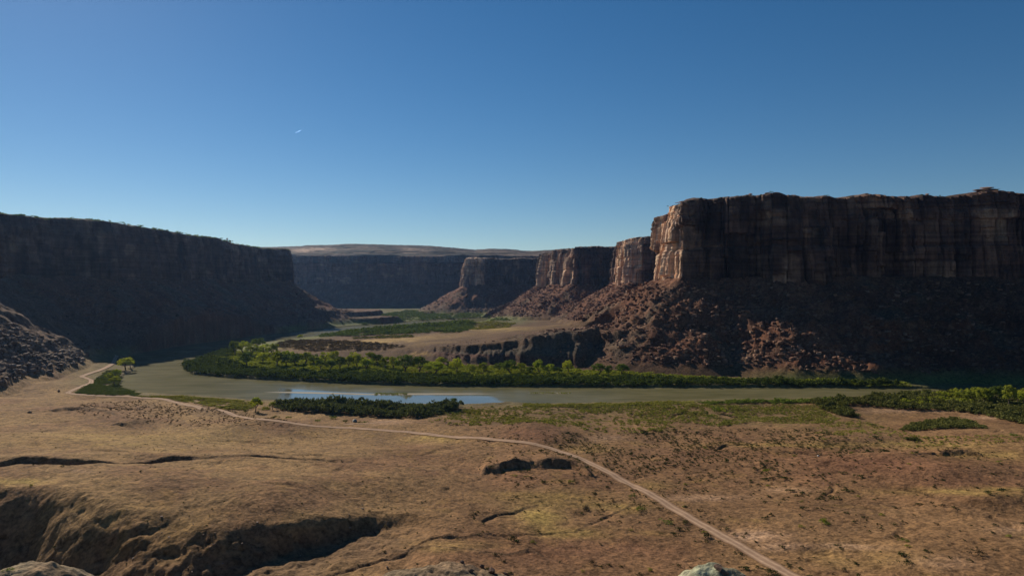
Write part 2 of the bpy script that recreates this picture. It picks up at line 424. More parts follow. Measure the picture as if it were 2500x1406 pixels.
def H(X, Y, full=False):
    X = np.asarray(X, float); Y = np.asarray(Y, float)
    inr = inpoly(X, Y, RIVER)
    dr, _, _ = polydist(X, Y, RIVER + [RIVER[0]])
    drs = np.where(inr, -dr, dr)
    near_ = Y < 860
    south = np.full(X.shape, 4.0); gully = np.zeros(X.shape)
    if near_.any():
        south[near_], gully[near_] = H_south(X[near_], Y[near_], dr[near_])
    # north side (inside of the meander)
    ye = np.interp(X, EDGE_X, EDGE_Y) + 20 * fbm(X / 24, Y / 80, 12, 4) - 8
    hb = np.interp(X, [-500, -300, -150, -88, -40, 0, 60, 120, 200], [3, 6, 11, 16, 20, 26, 34, 38, 40])
    wr = np.interp(X, [-200, -110, -88, -70], [140, 100, 40, 38])
    k1 = ss(0, 1, (Y - ye + 2) / wr)
    step = ss(0, 1, (Y - ye + 2) / (wr * .45)) * .35 + ss(0, 1, (Y - ye + 2) / wr) * .33 + ss(0, 1, (Y - ye - wr * .68) / (wr * .3)) * .32
    kk = np.where(X > -95, step, k1)
    # vertical fluting of the scarp
    flut = ridged(X / 9, Y / 40, 51, 3)
    north = 3 + hb * kk * (1 - .72 * ss(900, 1500, Y))
    north = north + (flut - .5) * 4.0 * np.clip(4 * k1 * (1 - k1), 0, 1) * ss(-110, -80, X)
    north = north + ss(-60, 40, X) * ss(8, 40, Y - ye) * np.clip(1 - (Y - ye) / 120, 0, 1) * 8 * ridged(X / 40, Y / 30, 61, 3)
    north = 1.5 + (north - 1.5) * ss(-5, 90, dr) + 1.2 * fbm(X / 50, Y / 50, 14, 4) * ss(10, 60, dr)
    north = north + 2.5 * ss(2600, 3000, Y)
    isn = (Y > 560 + 0 * X) & ~((X < -365) & (Y < 900) & (X < -0.35 * Y))
    # side test: north = beyond the near reach of river
    ymid = np.interp(X, [-420, -380, -250, 0, 150, 350, 520, 800], [760, 700, 640, 570, 575, 590, 610, 625])
    kn = ss(-4, 4, Y - ymid) * ss(-4, 4, X + 0.47 * Y)
    kn = np.maximum(kn, ss(-3, 3, Y - 960))
    south = 1.0 + (south - 1.0) * ss(-2, 42, dr)
    fl = south * (1 - kn) + north * kn
    tR, dR, sR = talus(X, Y, RIM_R, POLY_R, ZB_R, 178, 100)
    tL, dL, sL = talus(X, Y, RIM_L, POLY_L, ZB_L, 178, 200)
    tF, dF, sF = talus(X, Y, RIM_F, POLY_F, ZB_F, 215, 300, .8)
    tl = np.maximum(np.maximum(tR, tL), tF)
    # low terraces at the toe of the left nose
    bx, by = W(880, 1830)
    tz = 26 * ss(0, 14, 95 - np.hypot((X + 455) / 1.1, (Y - 1880) / 1.6) + 8 * fbm(X / 25, Y / 25, 91, 3))
    tz2 = 13 * ss(0, 12, 80 - np.hypot((X + 385) / 1.2, (Y - 1800) / 1.5) + 8 * fbm(X / 25, Y / 25, 92, 3))
    tl = np.maximum(tl, np.maximum(tz, tz2) + 2)
    kt = 7.0
    z = np.log(np.exp(np.clip(fl / kt, -20, 40)) + np.exp(np.clip(tl / kt, -20, 40))) * kt
    z = z - kt * np.log(2) * np.exp(-np.abs(fl - tl) / kt) * 1.0
    tal = ss(2, 14, tl - fl)
    gr_ = kn * ss(-40, 40, X) * ss(0, 10, Y - ye) * ss(140, 80, Y - ye)
    tal = np.maximum(tal, gr_ * .85)
    z = z + tal * (2.2 * fbm(X / 7, Y / 7, 33, 3) + 1.0 * np.abs(fbm(X / 2.6, Y / 2.6, 35, 2)))
    z = np.where(Y < 600, z + .22 * fbm(X / 2.4, Y / 2.4, 36, 3) + gully * 1.0 * fbm(X / 4, Y / 4, 37, 3), z)
    for (kx, ky, kz, kr, ks) in KNOLL:
        r = np.hypot((X - kx) / 1.0, (Y - ky) / .8) / kr
        kn_ = kz - (np.sqrt(1 + (r * 1.2) ** 2) - 1) * ks + .9 * fbm(X / 6, Y / 6, 38, 4) + .5 * fbm(X / 1.5, Y / 1.5, 39, 3)
        z = np.maximum(z, kn_)
    # river cut
    wob = 2.5 * fbm(X / 14, Y / 14, 44, 3)
    bank = ss(-2.0, 3.0, drs + wob)
    z = -2.5 + (np.maximum(z, .8) + 2.5) * bank
    if full:
        return z, dict(drs=drs, dr=dr, tal=tal, kn=kn, gully=gully, dR=dR, dL=dL, dF=dF, ye=ye, kk=k1, north=isn, tl=tl)
    return z

def proj(X, Y, Z):
    return CX + X / Y * F, CY + (CAMZ - Z) / Y * F

def onground(px, row):
    """world point where the ray of a photo position meets the terrain (first hit)"""
    D = np.exp(np.linspace(math.log(100), math.log(3600), 2500))
    X = (px - CX) / F * D
    z = H(X, D)
    r = CY + (CAMZ - z) / D * F
    i = int(np.argmax(r <= row))
    return float(X[i]), float(D[i]), float(z[i])

def settle(pxrow):
    return [onground(a, b)[:2] for a, b in pxrow]
_r1 = [proj(x, y, z) for (x, y), z in zip(ROAD1, (12, 11, 11, 10.5, 10, 9.5, 9.5, 9.5, 9, 9, 8, 7, 7, 6, 6, 5, 5, 5, 5, 5))]
_r2 = [proj(x, y, z) for (x, y), z in zip(ROAD2, (5, 5.5, 5.5, 5.5, 5, 5, 5, 5, 5, 5.5, 5.5, 5.5, 5.5, 5, 5))]
ROAD1 = ROAD1[:1] + settle(_r1[1:])
ROAD2 = settle(_r2)
# ------------------------------------------------------------------ ground mesh
def build_ground():
    inner = np.arange(-260, 2761, 2.6)
    outl = -260 - np.cumsum(np.linspace(4, 60, 40))
    outr = 2760 + np.cumsum(np.linspace(4, 60, 40))
    cols = np.concatenate([outl[::-1], inner, outr])
    near = np.linspace(30, 92, 40)[:-1]
    D = [92.0]
    while D[-1] < 3700:
        D.append(D[-1] * (1.0029 if D[-1] < 1300 else 1.0040))
    D = np.array(D)
    far = np.array([3900, 4300, 5000, 6500, 9000.])
    rows = np.concatenate([near, D, far])
    PX, DD = np.meshgrid(cols, rows)
    X = (PX - CX) / F * DD; Y = DD
    nr, nc = X.shape
    z, a = H(X.ravel(), Y.ravel(), True)
    X = X.ravel(); Y = Y.ravel()
    z = np.where(Y > 3750, 60.0, z)
    col = ground_color(X, Y, z, a)
    return X, Y, z, col, nr, nc

def mixc(c, k, b):
    k = np.clip(k, 0, 1)[:, None]
    return c * (1 - k) + np.array(b)[None, :] * k

def softpoly(px, row, pts, f=0):
    return inpoly(px, row, pts).astype(float)

def ground_color(X, Y, z, a):
    px, row = proj(X, Y, z)
    jx = px + 14 * fbm(X / 12, Y / 12, 201, 3) + 10 * fbm(X / 3, Y / 3, 202, 2)
    jr = row + 5 * fbm(X / 12, Y / 12, 203, 3) + 3 * fbm(X / 3, Y / 3, 204, 2)
    n1 = fbm(X / 40, Y / 40, 205, 5); n2 = fbm(X / 11, Y / 11, 206, 4); n3 = fbm(X / 2.5, Y / 2.5, 207, 3)
    grass = np.array([.245, .152, .078]); red = np.array([.190, .102, .062]); brown = np.array([.165, .10, .060])
    pale = np.array([.44, .28, .20]); gold = np.array([.30, .19, .07]); greeng = np.array([.105, .11, .045]); grey = np.array([.15, .125, .095])
    # base: gold-tan grass left, red soil right
    k = ss(700, 1350, jx + 250 * n1)
    c = grass[None, :] * (1 - k[:, None]) + (red * .55 + grass * .45)[None, :] * k[:, None]
    c = mixc(c, ss(.05, .5, n1 + .4 * n2) * .7, red)
    c = mixc(c, ss(.1, .55, -n1 + .5 * n2) * .6, brown)
    c = mixc(c, ss(.25, .6, n2) * .35, gold)
    # reddish mounds
    for (mx, my, rx, ry, st) in ((1300, 1055, 90, 28, .9), (2150, 1130, 260, 34, .8), (1150, 1350, 260, 60, .55), (1420, 1345, 200, 60, .5), (250, 1005, 160, 18, .5),
                                 (2350, 1180, 200, 40, .6), (700, 1035, 100, 12, .5), (1250, 1160, 90, 50, .5), (1650, 1110, 220, 40, .35)):
        c = mixc(c, st * np.exp(-((jx - mx) / rx) ** 2 - ((jr - my) / ry) ** 2), np.array([.165, .078, .052]))
    # yellow grass patches
    for (mx, my, rx, ry, st) in ((1310, 1260, 60, 26, .9), (1340, 1215, 110, 22, .5), (1400, 1300, 110, 14, .6), (1480, 1235, 90, 10, .5), (1130, 1330, 120, 14, .6), (1060, 1070, 60, 9, .8),
                                 (1440, 1095, 60, 10, .6), (1900, 1085, 160, 5, .7), (2250, 1085, 200, 8, .6), (2330, 1200, 200, 10, .6), (300, 1070, 300, 22, .5), (60, 1175, 90, 8, .7),
                                 (1590, 1185, 50, 12, .5), (2420, 1110, 120, 14, .6), (2100, 1360, 200, 30, .3)):
        c = mixc(c, st * np.exp(-((jx - mx) / rx) ** 2 - ((jr - my) / ry) ** 2) * (1 + n2), np.array([.34, .235, .085]))
    # pale sandy patches
    for (mx, my, rx, ry, st) in ((1840, 1310, 80, 12, .9), (1910, 1335, 60, 10, .7), (2080, 1335, 80, 8, .6), (1720, 1215, 110, 8, .5), (1920, 1195, 60, 8, .5), (2250, 1003, 260, 5, .5), (2420, 1020, 70, 5, .6),
                                 (950, 1030, 60, 6, .6), (480, 985, 60, 6, .4), (2320, 1370, 90, 20, .4), (1480, 1070, 60, 8, .4), (190, 1150, 60, 4, .4), (2480, 1290, 60, 14, .3)):
        c = mixc(c, st * np.exp(-((jx - mx) / rx) ** 2 - ((jr - my) / ry) ** 2) * (1 + .8 * n2), pale)
    # greenish ground below the sage field
    fld = np.exp(-((jx - 1500) / 480) ** 2 - ((jr - 1005) / 40) ** 2) + np.exp(-((jx - 1960) / 170) ** 2 - ((jr - 1016) / 26) ** 2)
    fld = np.clip(fld * (1 + n2), 0, 1)
    c = mixc(c, fld * .45 * (z < 30), np.array([.12, .098, .05]))
    c = mixc(c, ss(60, 15, a['dr']) * (1 - a['kn']) * .6 * (np.abs(jx - 1250) < 2000), greeng)
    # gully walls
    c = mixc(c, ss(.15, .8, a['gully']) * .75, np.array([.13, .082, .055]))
    # meander floor
    kn = a['kn']
    cn = np.array([.115, .071, .046])[None, :] * np.ones((len(X), 1))
    band = fbm(X / 90, Y / 26, 211, 4)
    cn = mixc(cn, ss(.1, .6, band) * .7, np.array([.22, .145, .075]))
    cn = mixc(cn, ss(.05, .5, -band) * .7, np.array([.095, .058, .042]))
    cn = mixc(cn, np.exp(-((jx - 880) / 210) ** 2 - ((jr - (836 - (jx - 880) * .07)) / 6.5) ** 2), np.array([.36, .245, .11]))
    cn = mixc(cn, .8 * np.exp(-((jx - 1190) / 90) ** 2 - ((jr - 803) / 4) ** 2), np.array([.36, .26, .10]))
    cn = mixc(cn, .9 * np.exp(-((jx - 1040) / 50) ** 2 - ((jr - 865) / 4) ** 2), np.array([.36, .24, .11]))
    cn = mixc(cn, ss(795, 786, jr) * ss(1330, 1250, jx) * ss(800, 900, jx) * (.6 + .5 * n2 + .4 * band), np.array([.12, .135, .06]))
    cn = mixc(cn, ss(120, 40, a['dr']) * (Y > 880) * .85, np.array([.12, .15, .05]))
    cn = mixc(cn, ss(60, 20, a['dr']) * (Y < 900), np.array([.11, .12, .045]))
    c = c * (1 - kn[:, None]) + cn * kn[:, None]
    # talus
    t = a['tal']
    ct = np.array([.145, .066, .045])[None, :] * np.ones((len(X), 1))
    ct = mixc(ct, ss(.15, .5, fbm(X / 45, Y / 45, 221, 4)) * .7, np.array([.10, .082, .066]))
    ct = mixc(ct, ss(.05, .4, fbm(X / 30, Y / 30, 223, 4)) * .7, np.array([.085, .042, .033]))
    ct = mixc(ct, ss(.1, .5, n2) * .5, np.array([.20, .105, .07]))
    ct = mixc(ct, ss(.2, .6, n3) * .5, np.array([.23, .15, .11]))
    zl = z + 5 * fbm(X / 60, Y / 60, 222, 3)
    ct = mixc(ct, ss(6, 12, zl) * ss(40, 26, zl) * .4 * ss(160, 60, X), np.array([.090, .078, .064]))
    ct = ct * (1 - .35 * (ss(330, 420, X) * ss(1000, 900, Y))[:, None])  # shade below the right cliff darkened into the talus colour
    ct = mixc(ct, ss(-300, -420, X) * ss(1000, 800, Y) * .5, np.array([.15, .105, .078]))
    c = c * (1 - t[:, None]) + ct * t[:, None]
    # grey scarp of the bench
    sc = np.clip(4 * a['kk'] * (1 - a['kk']), 0, 1) * ss(-110, -85, X) * kn
    sc = np.maximum(sc, kn * ss(-20, 60, X) * ss(0, 20, Y - a['ye']) * ss(120, 60, Y - a['ye']) * .8)
    sc = sc * (1 - .8 * ss(60, 130, X))
    c = mixc(c, sc * .95, np.array([.098, .082, .070]))
    c = mixc(c, sc * ss(3, 12, z) * ss(15, 12, z) * .8, np.array([.12, .055, .045]))
    # river banks: wet silt
    c = mixc(c, ss(4, 1, z) * ss(40, 10, a['dr']) * .5, np.array([.16, .12, .08]))
    # knolls
    for (kx, ky, kz, kr, ks), kc in zip(KNOLL, ((.24, .19, .14), (.22, .165, .12), (.35, .37, .29), (.13, .085, .06))):
        r = np.hypot(X - kx, (Y - ky) / .8) / kr
        m = ss(1.6, .9, r + .3 * n2) * (Y < 160)
        c = mixc(c, m, np.array(kc) * (1.0))
        c = mixc(c, m * ss(.1, .5, n2 + .5 * n3) * .6, np.array(kc) * .55)
        c = mixc(c, m * ss(.1, .5, -n2 + .3 * n1) * .5, np.array([.24, .15, .10]))
    k3 = ss(1.3, .9, np.hypot(X - 39.5, (Y - 121)) / 3.2 + .4 * n3) * (Y < 160)
    c = mixc(c, k3 * .7, np.array([.12, .095, .075]))
    c = c * (1 + .25 * n3[:, None]) * np.array([.98, .97, .90])
    return np.clip(c, .01, .8)

gX, gY, gZ, gC, gnr, gnc = build_ground()
M_GROUND = mat_ground()
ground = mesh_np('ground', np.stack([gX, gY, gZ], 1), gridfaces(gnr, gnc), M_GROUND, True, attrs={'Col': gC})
tag(ground, 'sunlit brown and tan desert ground with talus slopes below the cliffs', 'ground', kind='structure')

# ------------------------------------------------------------------ cliffs
def resample(pts, step):
    P = np.array([p[:2] for p in pts], float)
    L = arclen(pts)
    n = int(L[-1] / step)
    s = np.linspace(0, L[-1], n)
    x = np.interp(s, L, P[:, 0]); y = np.interp(s, L, P[:, 1])
    return s, x, y

def smooth(v, k):
    if k < 2: return v
    ker = np.hanning(k + 2)[1:-1]; ker /= ker.sum()
    pad = np.concatenate([np.full(k, v[0]), v, np.full(k, v[-1])])
    return np.convolve(pad, ker, 'same')[k:-k]

def build_cliff(name, rim, step, zt, zb, nv, seed, mat, crk=1.0, capz=6.0, ztf=None, sunlit_pale=None):
    s, x, y = resample(rim, step)
    x = smooth(x, int(6 / step)); y = smooth(y, int(6 / step))
    dx = np.gradient(x); dy = np.gradient(y)
    dx = smooth(dx, int(9 / step)); dy = smooth(dy, int(9 / step))
    L = np.hypot(dx, dy) + 1e-9
    nx, ny = -dy / L, dx / L
    z_top = zt + 3.0 * fbm(s / 60, s * 0, seed, 3) + (ztf(s, x, y) if ztf else 0)
    cid, _, _ = cells(s / 13.0, seed + 1)
    z_top = z_top + 2.6 * (_h(cid, cid * 0, seed + 2) - .5)
    cid2, _, _ = cells(s / 5.0, seed + 71)
    z_top = z_top + 1.5 * (_h(cid2, cid2 * 0, seed + 72) - .5)
    f = np.linspace(0, 1, nv)
    S, Fv = np.meshgrid(s, f)
    ZT = np.broadcast_to(z_top, S.shape)
    Z = (zb - 14) + (ZT - (zb - 14)) * Fv
    off = 5.0 * (1 - Fv) ** 1.3
    off += crk * 15 * fbm(S / 85, Z / 400, seed + 3, 3)
    off += crk * 2 * fbm(S / 26, Z / 160, seed + 4, 3)
    tone = np.zeros(S.shape)
    sw = S + 2.5 * fbm(S / 20, Z / 45, seed + 5, 3)
    for wdt, pr, nt, nw, tier, sd in ((41, 11.0, 5.0, .03, 85, 7), (15, 6.5, 3.5, .055, 40, 8), (6, 2.4, 1.2, .12, 24, 9)):
        if wdt < step * 2.5: continue
        ci, db, u = cells(sw / wdt, seed + sd)
        tr = np.floor(Z / tier + 3 * _h(ci, ci * 0, seed + sd + 50)).astype(np.int64)
        off += crk * pr * (_h(ci, tr, seed + sd + 60) - .5)
        nd = nt * (.2 + 1.0 * _h(ci, ci * 0, seed + sd + 70))
        off -= crk * nd * np.exp(-(db / nw) ** 2)
        off += crk * pr * .9 * (_h(ci, tr, seed + sd + 80) - .5) * (u - .5)
        tone += (_h(ci, tr, seed + sd + 90) - .5) * (.5 if wdt > 10 else .3)
    # hard and soft beds running through the whole wall
    for zb_, w_, h_ in ((.30, .010, 1.6), (.47, .012, 2.2), (.62, .010, 1.5), (.74, .012, 2.4), (.86, .01, 2.0)):
        lv = zb_ + .02 * fbm(S / 160, S * 0, seed + int(zb_ * 100), 2)
        mk = ss(.35, .6, vn(S / 60, S * 0 + zb_ * 9, seed + 77))
        off -= .6 * mk * h_ * np.exp(-((Fv - lv) / w_) ** 2) - mk * h_ * .5 * ss(lv - .01, lv - .05, Fv) * 1.0
    # arched alcoves
    ai, adb, au = cells(S / 75.0, seed + 15)
    ah = .25 + .45 * _h(ai, ai * 0, seed + 16)
    arch = ss(0, .06, .30 - np.abs(au - .5)) * ss(0, .05, ah * np.sqrt(np.clip(1 - ((au - .5) / .32) ** 2, 0, 1)) + .12 - Fv * .8) * (_h(ai, ai * 0, seed + 17) > .45)
    off -= arch * 6.5 * crk
    # thin-bedded cap: set-back ledges
    fc = np.clip((Fv - .80) / .20, 0, 1)
    nl = 6
    stp = np.floor(fc * nl) + ss(.75, 1.0, (fc * nl) % 1.0)
    led = (_h((stp).astype(np.int64), (S / 9).astype(np.int64), seed + 18) - .5)
    off -= np.where(fc > 0, stp * 1.05 + 2.2 * led + 4 * fbm(S / 22, Fv * 3, seed + 24, 3) * fc, 0)
    # mid-height bedding
    off += .55 * fbm(S / 90, Z / 2.2, seed + 19, 3) + 1.1 * fbm(S / 6, Z / 9, seed + 20, 3)
    bench = ss(.44, .46, Fv) * (vn(S / 90, S * 0, seed + 22) > .5)
    off -= 2.2 * bench
    X = x[None, :] + nx[None, :] * off
    Y = y[None, :] + ny[None, :] * off
    vs = [np.stack([X, Y, Z], -1)]
    # cap going inwards, towards a much smoother inner line
    lo = off[-1]
    zs_ = smooth(z_top, int(20 / step))
    for d, dz, rg in ((2.0, .2, .8), (4.5, 1.2, 1.3), (7, 1.5, 1.2), (11, 2.2, 1.3), (16, 2.6, 1.2), (22, 3.2, 1.2), (32, capz * .6, 1.2)):
        j_ = d * (1 + .2 * fbm(s / 15, s * 0 + d, seed + 30, 2))
        vs.append(np.stack([x + nx * (lo - j_), y + ny * (lo - j_), zs_ + dz + rg * fbm(s / 11, s * 0 + d, seed + 31, 3)], -1)[None])
    V = np.concatenate(vs, 0)
    nr, nc = V.shape[:2]
    vx, vy, vz = V[..., 0], V[..., 1], V[..., 2]
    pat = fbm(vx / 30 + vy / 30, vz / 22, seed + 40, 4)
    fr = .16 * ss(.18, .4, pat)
    fr = np.maximum(fr, sunlit_pale(vx, vy) * (.72 + .28 * ss(-.35, .1, pat)) if sunlit_pale else 0)  # painted sunlight on chosen faces, over the random pale patches
    o = mesh_np(name, V.reshape(-1, 3), gridfaces(nr, nc), mat, False, attrs={'sunlit_pale': fr.ravel(), 'tone': np.concatenate([tone, np.zeros((nr - nv, nc))], 0).ravel()})
    top = V[nv - 1]
    return o, top

M_CLIFF = mat_cliff('cliff_sandstone')
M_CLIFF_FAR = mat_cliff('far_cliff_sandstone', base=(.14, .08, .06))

def ztR(s, x, y):
    # step up behind the prow, lower middle buttes
    z = 5.0 * ss(0, 10, y * 0 + (x - 222)) * (y < 900)
    z = z - 5.0 * ss(420, 640, x) * (y < 900)
    z = z - 9.0 * np.exp(-((y - 955) / 30) ** 2) * (x < 240) - 5 * np.exp(-((y - 1965) / 50) ** 2)
    z = z + 5.0 * np.exp(-((x - 560) / 30) ** 2) * (y < 900) + 3 * np.exp(-((x - 310) / 14) ** 2) * (y < 900)
    return z

cliff_r, topR = build_cliff('cliff', RIM_R, 1.15, ZT_R, ZB_R, 92, 500, M_CLIFF, ztf=ztR, sunlit_pale=lambda x, y: np.clip(ss(216, 206, x) * ss(825, 845, y) * ss(1010, 980, y) + ss(1370, 1400, y) * ss(1600, 1560, y) * ss(275, 262, x) + ss(1740, 1760, y) * ss(1990, 1960, y) * ss(165, 155, x) * .8 + ss(2380, 2396, y) * ss(2500, 2470, y) * ss(-90, -104, x) * .8, 0, 1))  # mask paints sunlight onto the west faces of prow and buttes
tag(cliff_r, 'tall dark red sandstone cliff on the right with a sunlit prow and buttes receding behind it', 'cliff', kind='structure')
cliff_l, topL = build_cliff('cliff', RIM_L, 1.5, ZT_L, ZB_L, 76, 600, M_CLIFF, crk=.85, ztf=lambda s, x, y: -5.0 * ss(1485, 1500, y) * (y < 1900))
tag(cliff_l, 'long shaded cliff wall on the left falling towards the river', 'cliff', kind='structure')
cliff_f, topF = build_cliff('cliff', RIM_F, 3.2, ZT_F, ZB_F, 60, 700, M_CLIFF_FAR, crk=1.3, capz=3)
tag(cliff_f, 'hazy blue shaded cliff closing the canyon in the distance', 'cliff', kind='structure')

# plateau behind the far wall
def build_plateau():
    xs = np.arange(-2600, 1700, 5.0); ys = np.concatenate([np.arange(3060, 4400, 4.0), np.arange(4400, 6200, 20.0)])
    X, Y = np.meshgrid(xs, ys); X = X.ravel(); Y = Y.ravel()
    px = CX + X / Y * F
    # skyline height: rows of the photo's skyline turned into metres at 4300 m
    sky = np.interp(px, [0, 650, 700, 850, 930, 1050, 1100, 1160, 1200, 1240, 1290, 1330, 1500, 2500], [606, 603, 603, 597, 597, 600, 605, 611, 608, 609, 613, 611, 611, 612])
    ztop = CAMZ + (CY - sky) / F * 4350
    d, s, sg = polydist(X, Y, RIM_F)
    t = np.clip((Y - 3120) / 1230, 0, 1)
    z0 = ZT_F + 1 + (ztop - ZT_F) * (t ** .8)
    z0 = z0 + 7 * fbm(X / 260, Y / 120, 801, 4)
    # bedding steps
    st = 9.0
    q = z0 / st; fr = q - np.floor(q)
    zs = (np.floor(q) + ss(.55, 1.0, fr)) * st
    z = z0 * .25 + zs * .75 + 1.5 * fbm(X / 18, Y / 10, 803, 3)
    z = np.where(t >= 1, ztop - (Y - 4350) * .03, z)
    z = np.where(sg * d > -6, ZT_F - 30, z)
    k = ss(.5, .9, fr)
    n = fbm(X / 220, Y / 60, 802, 4)
    c = np.array([.044, .042, .036])[None, :] * np.ones((len(X), 1))
    c = mixc(c, ss(.05, .4, n) * .6, np.array([.085, .064, .052]))
    c = mixc(c, k * ss(-.1, .3, fbm(X / 90, Y / 40, 805, 3)) * .7, np.array([.27, .185, .14]))
    for (mx, my) in ((735, 612), (780, 608), (1010, 612)):
        rw = CY + (CAMZ - z) / Y * F
        c = mixc(c, np.exp(-((px - mx) / 30) ** 2 - ((rw - my) / 5) ** 2) * ss(-.2, .2, n + .3 * fbm(X / 20, Y / 20, 806, 3)), np.array([.62, .42, .30]))
    return mesh_np('plateau', np.stack([X, Y, z], 1), gridfaces(len(ys), len(xs)), mat_plateau(), True, attrs={'Col': c})
plateau = build_plateau()
tag(plateau, 'banded slickrock plateau rising above the far canyon wall', 'plateau', kind='structure')

# ------------------------------------------------------------------ river
def mat_water():
    m = NT('river_water')
    p = m.pos()
    at = m.n('ShaderNodeAttribute', _attribute_name='calm').outputs['Fac']
    big = m.noise(m.mapv(p, (.02, .05, 1)), 1, 3)
    st_ = m.noise(m.mapv(p, (.03, .16, 1)), 1, 4, .6)
    c = m.ramp(m.math('ADD', m.math('MULTIPLY', big, .5), m.math('MULTIPLY', st_, .5)), [(.38, (.095, .088, .042)), (.5, (.125, .112, .056)), (.62, (.165, .145, .078))])
    rip = m.noise(m.mapv(p, (.9, 1.6, 1)), 1.0, 4, .6)
    b = m.n('ShaderNodeBsdfPrincipled')
    m.l(c, b.inputs['Base Color'])
    b.inputs['IOR'].default_value = 1.33
    m.l(m.ramp(at, [(0, (.22,) * 3), (1, (.04,) * 3)]), b.inputs['Roughness'])
    m.l(m.ramp(at, [(0, (.022,) * 3), (1, (.5,) * 3)]), b.inputs['Specular IOR Level'])
    bm = m.n('ShaderNodeBump', Distance=.25)
    m.l(rip, bm.inputs['Height']); m.l(m.ramp(at, [(0, (.12,) * 3), (1, (.02,) * 3)]), bm.inputs['Strength'])
    m.l(bm.outputs[0], b.inputs['Normal'])
    m.l(b.outputs[0], m.out.inputs['Surface'])
    return m.m
POOL = [G(690, 948, 0), G(760, 953, 0), G(900, 960, 0), G(1100, 966, 0), G(1190, 966, 0), G(1215, 978, 0), G(1270, 990, 0), G(1270, 1000, 0), G(690, 1000, 0)]
def build_river():
    px = np.arange(-100, 3000, 6.0)
    rw = np.concatenate([np.arange(768, 860, 1.0), np.arange(860, 1010, 1.2)])
    PX, RW = np.meshgrid(px, rw)
    Y = CAMZ * F / (RW - CY); X = (PX - CX) / F * Y
    X = X.ravel(); Y = Y.ravel()
    wx = X + 4 * fbm(X / 18, Y / 18, 901, 3); wy = Y + 3 * fbm(X / 18, Y / 18, 902, 3)
    d, s, sg = polydist(wx, wy, POOL + [POOL[0]])
    ins = inpoly(wx, wy, POOL)
    calm = ss(-4, 5, np.where(ins, d, -d))
    return mesh_np('river', np.stack([X, Y, X * 0], 1), gridfaces(len(rw), len(px)), mat_water(), True, attrs={'calm': calm})
river = build_river()
tag(river, 'murky olive green river curving through the canyon floor', 'river', kind='structure')

# ------------------------------------------------------------------ roads
def mat_road():
    m = NT('road_dirt')
    p = m.pos()
    u = m.n('ShaderNodeAttribute', _attribute_name='u').outputs['Fac']
    f = m.noise(p, .8, 5, .65); g = m.noise(p, .12, 3)
    c = m.ramp(u, [(0, (.22, .135, .08)), (.14, (.29, .175, .11)), (.27, (.45, .30, .20)), (.42, (.30, .19, .125)), (.58, (.30, .19, .125)), (.73, (.45, .30, .20)), (.87, (.29, .175, .11)), (1, (.22, .135, .08))])
    c = m.mix(.7, c, m.ramp(f, [(.3, (.75,) * 3), (.7, (1.2,) * 3)]), 'MULTIPLY')
    c = m.mix(.6, c, m.ramp(g, [(.3, (.82,) * 3), (.7, (1.15,) * 3)]), 'MULTIPLY')
    m.surf(c, .95, m.bump(f, .15, .6), .1)
    return m.m
M_ROAD = mat_road()
def build_road(name, pts, width, step=1.4, label=''):
    s, x, y = resample(pts, step)
    k = int(9 / step)
    x = smooth(x, k) + .5 * fbm(s / 30, s * 0, 951, 2); y = smooth(y, k) + .5 * fbm(s / 30, s * 0, 952, 2)
    dx = np.gradient(x); dy = np.gradient(y); L = np.hypot(dx, dy)
    nx, ny = -dy / L, dx / L
    us = np.linspace(-1, 1, 9)
    X = x[None] + nx[None] * us[:, None] * width / 2 * (1 + .12 * fbm(s / 4, s * 0, 953, 2))[None]
    Y = y[None] + ny[None] * us[:, None] * width / 2
    zc = smooth(H(x, y), 7)
    Z = H(X.ravel(), Y.ravel()).reshape(X.shape)
    Z = np.maximum(Z + .12, Z * .3 + zc[None] * .7 + .12) + .05 * (1 - us[:, None] ** 2)
    U = np.broadcast_to(((us + 1) / 2)[:, None], X.shape)
    o = mesh_np(name, np.stack([X, Y, Z], -1).reshape(-1, 3), gridfaces(*X.shape), M_ROAD, True, attrs={'u': U.ravel()})
    return tag(o, label, 'dirt road', kind='structure')
build_road('dirt_road', ROAD1, 4.8, label='pale dirt road crossing the near flat towards the river')
build_road('dirt_road', ROAD2, 4.4, label='bend of the dirt road climbing under the left boulder slope')
build_road('track', ROAD3, 3.2, label='faint side track leading to the tent')

#@@VEG@@
# ------------------------------------------------------------------ foliage builders
def unit(v): return v / (np.linalg.norm(v, axis=-1, keepdims=True) + 1e-9)

def leaves(cent, nrm, size, rng):
    """quads: centres (n,3), normals, sizes -> verts, faces"""
    n = len(cent)
    a = unit(np.cross(nrm, rng.normal(size=(n, 3))))
    b = np.cross(nrm, a)
    s = size[:, None] * (.7 + .6 * rng.random((n, 1)))
    t = size[:, None] * (.45 + .5 * rng.random((n, 1)))
    v = np.stack([cent - a * s, cent - b * t * .9 + nrm * t * .25, cent + a * s, cent + b * t * .9 + nrm * t * .25], 1).reshape(-1, 3)
    f = np.arange(n * 4).reshape(n, 4)
    return v, f

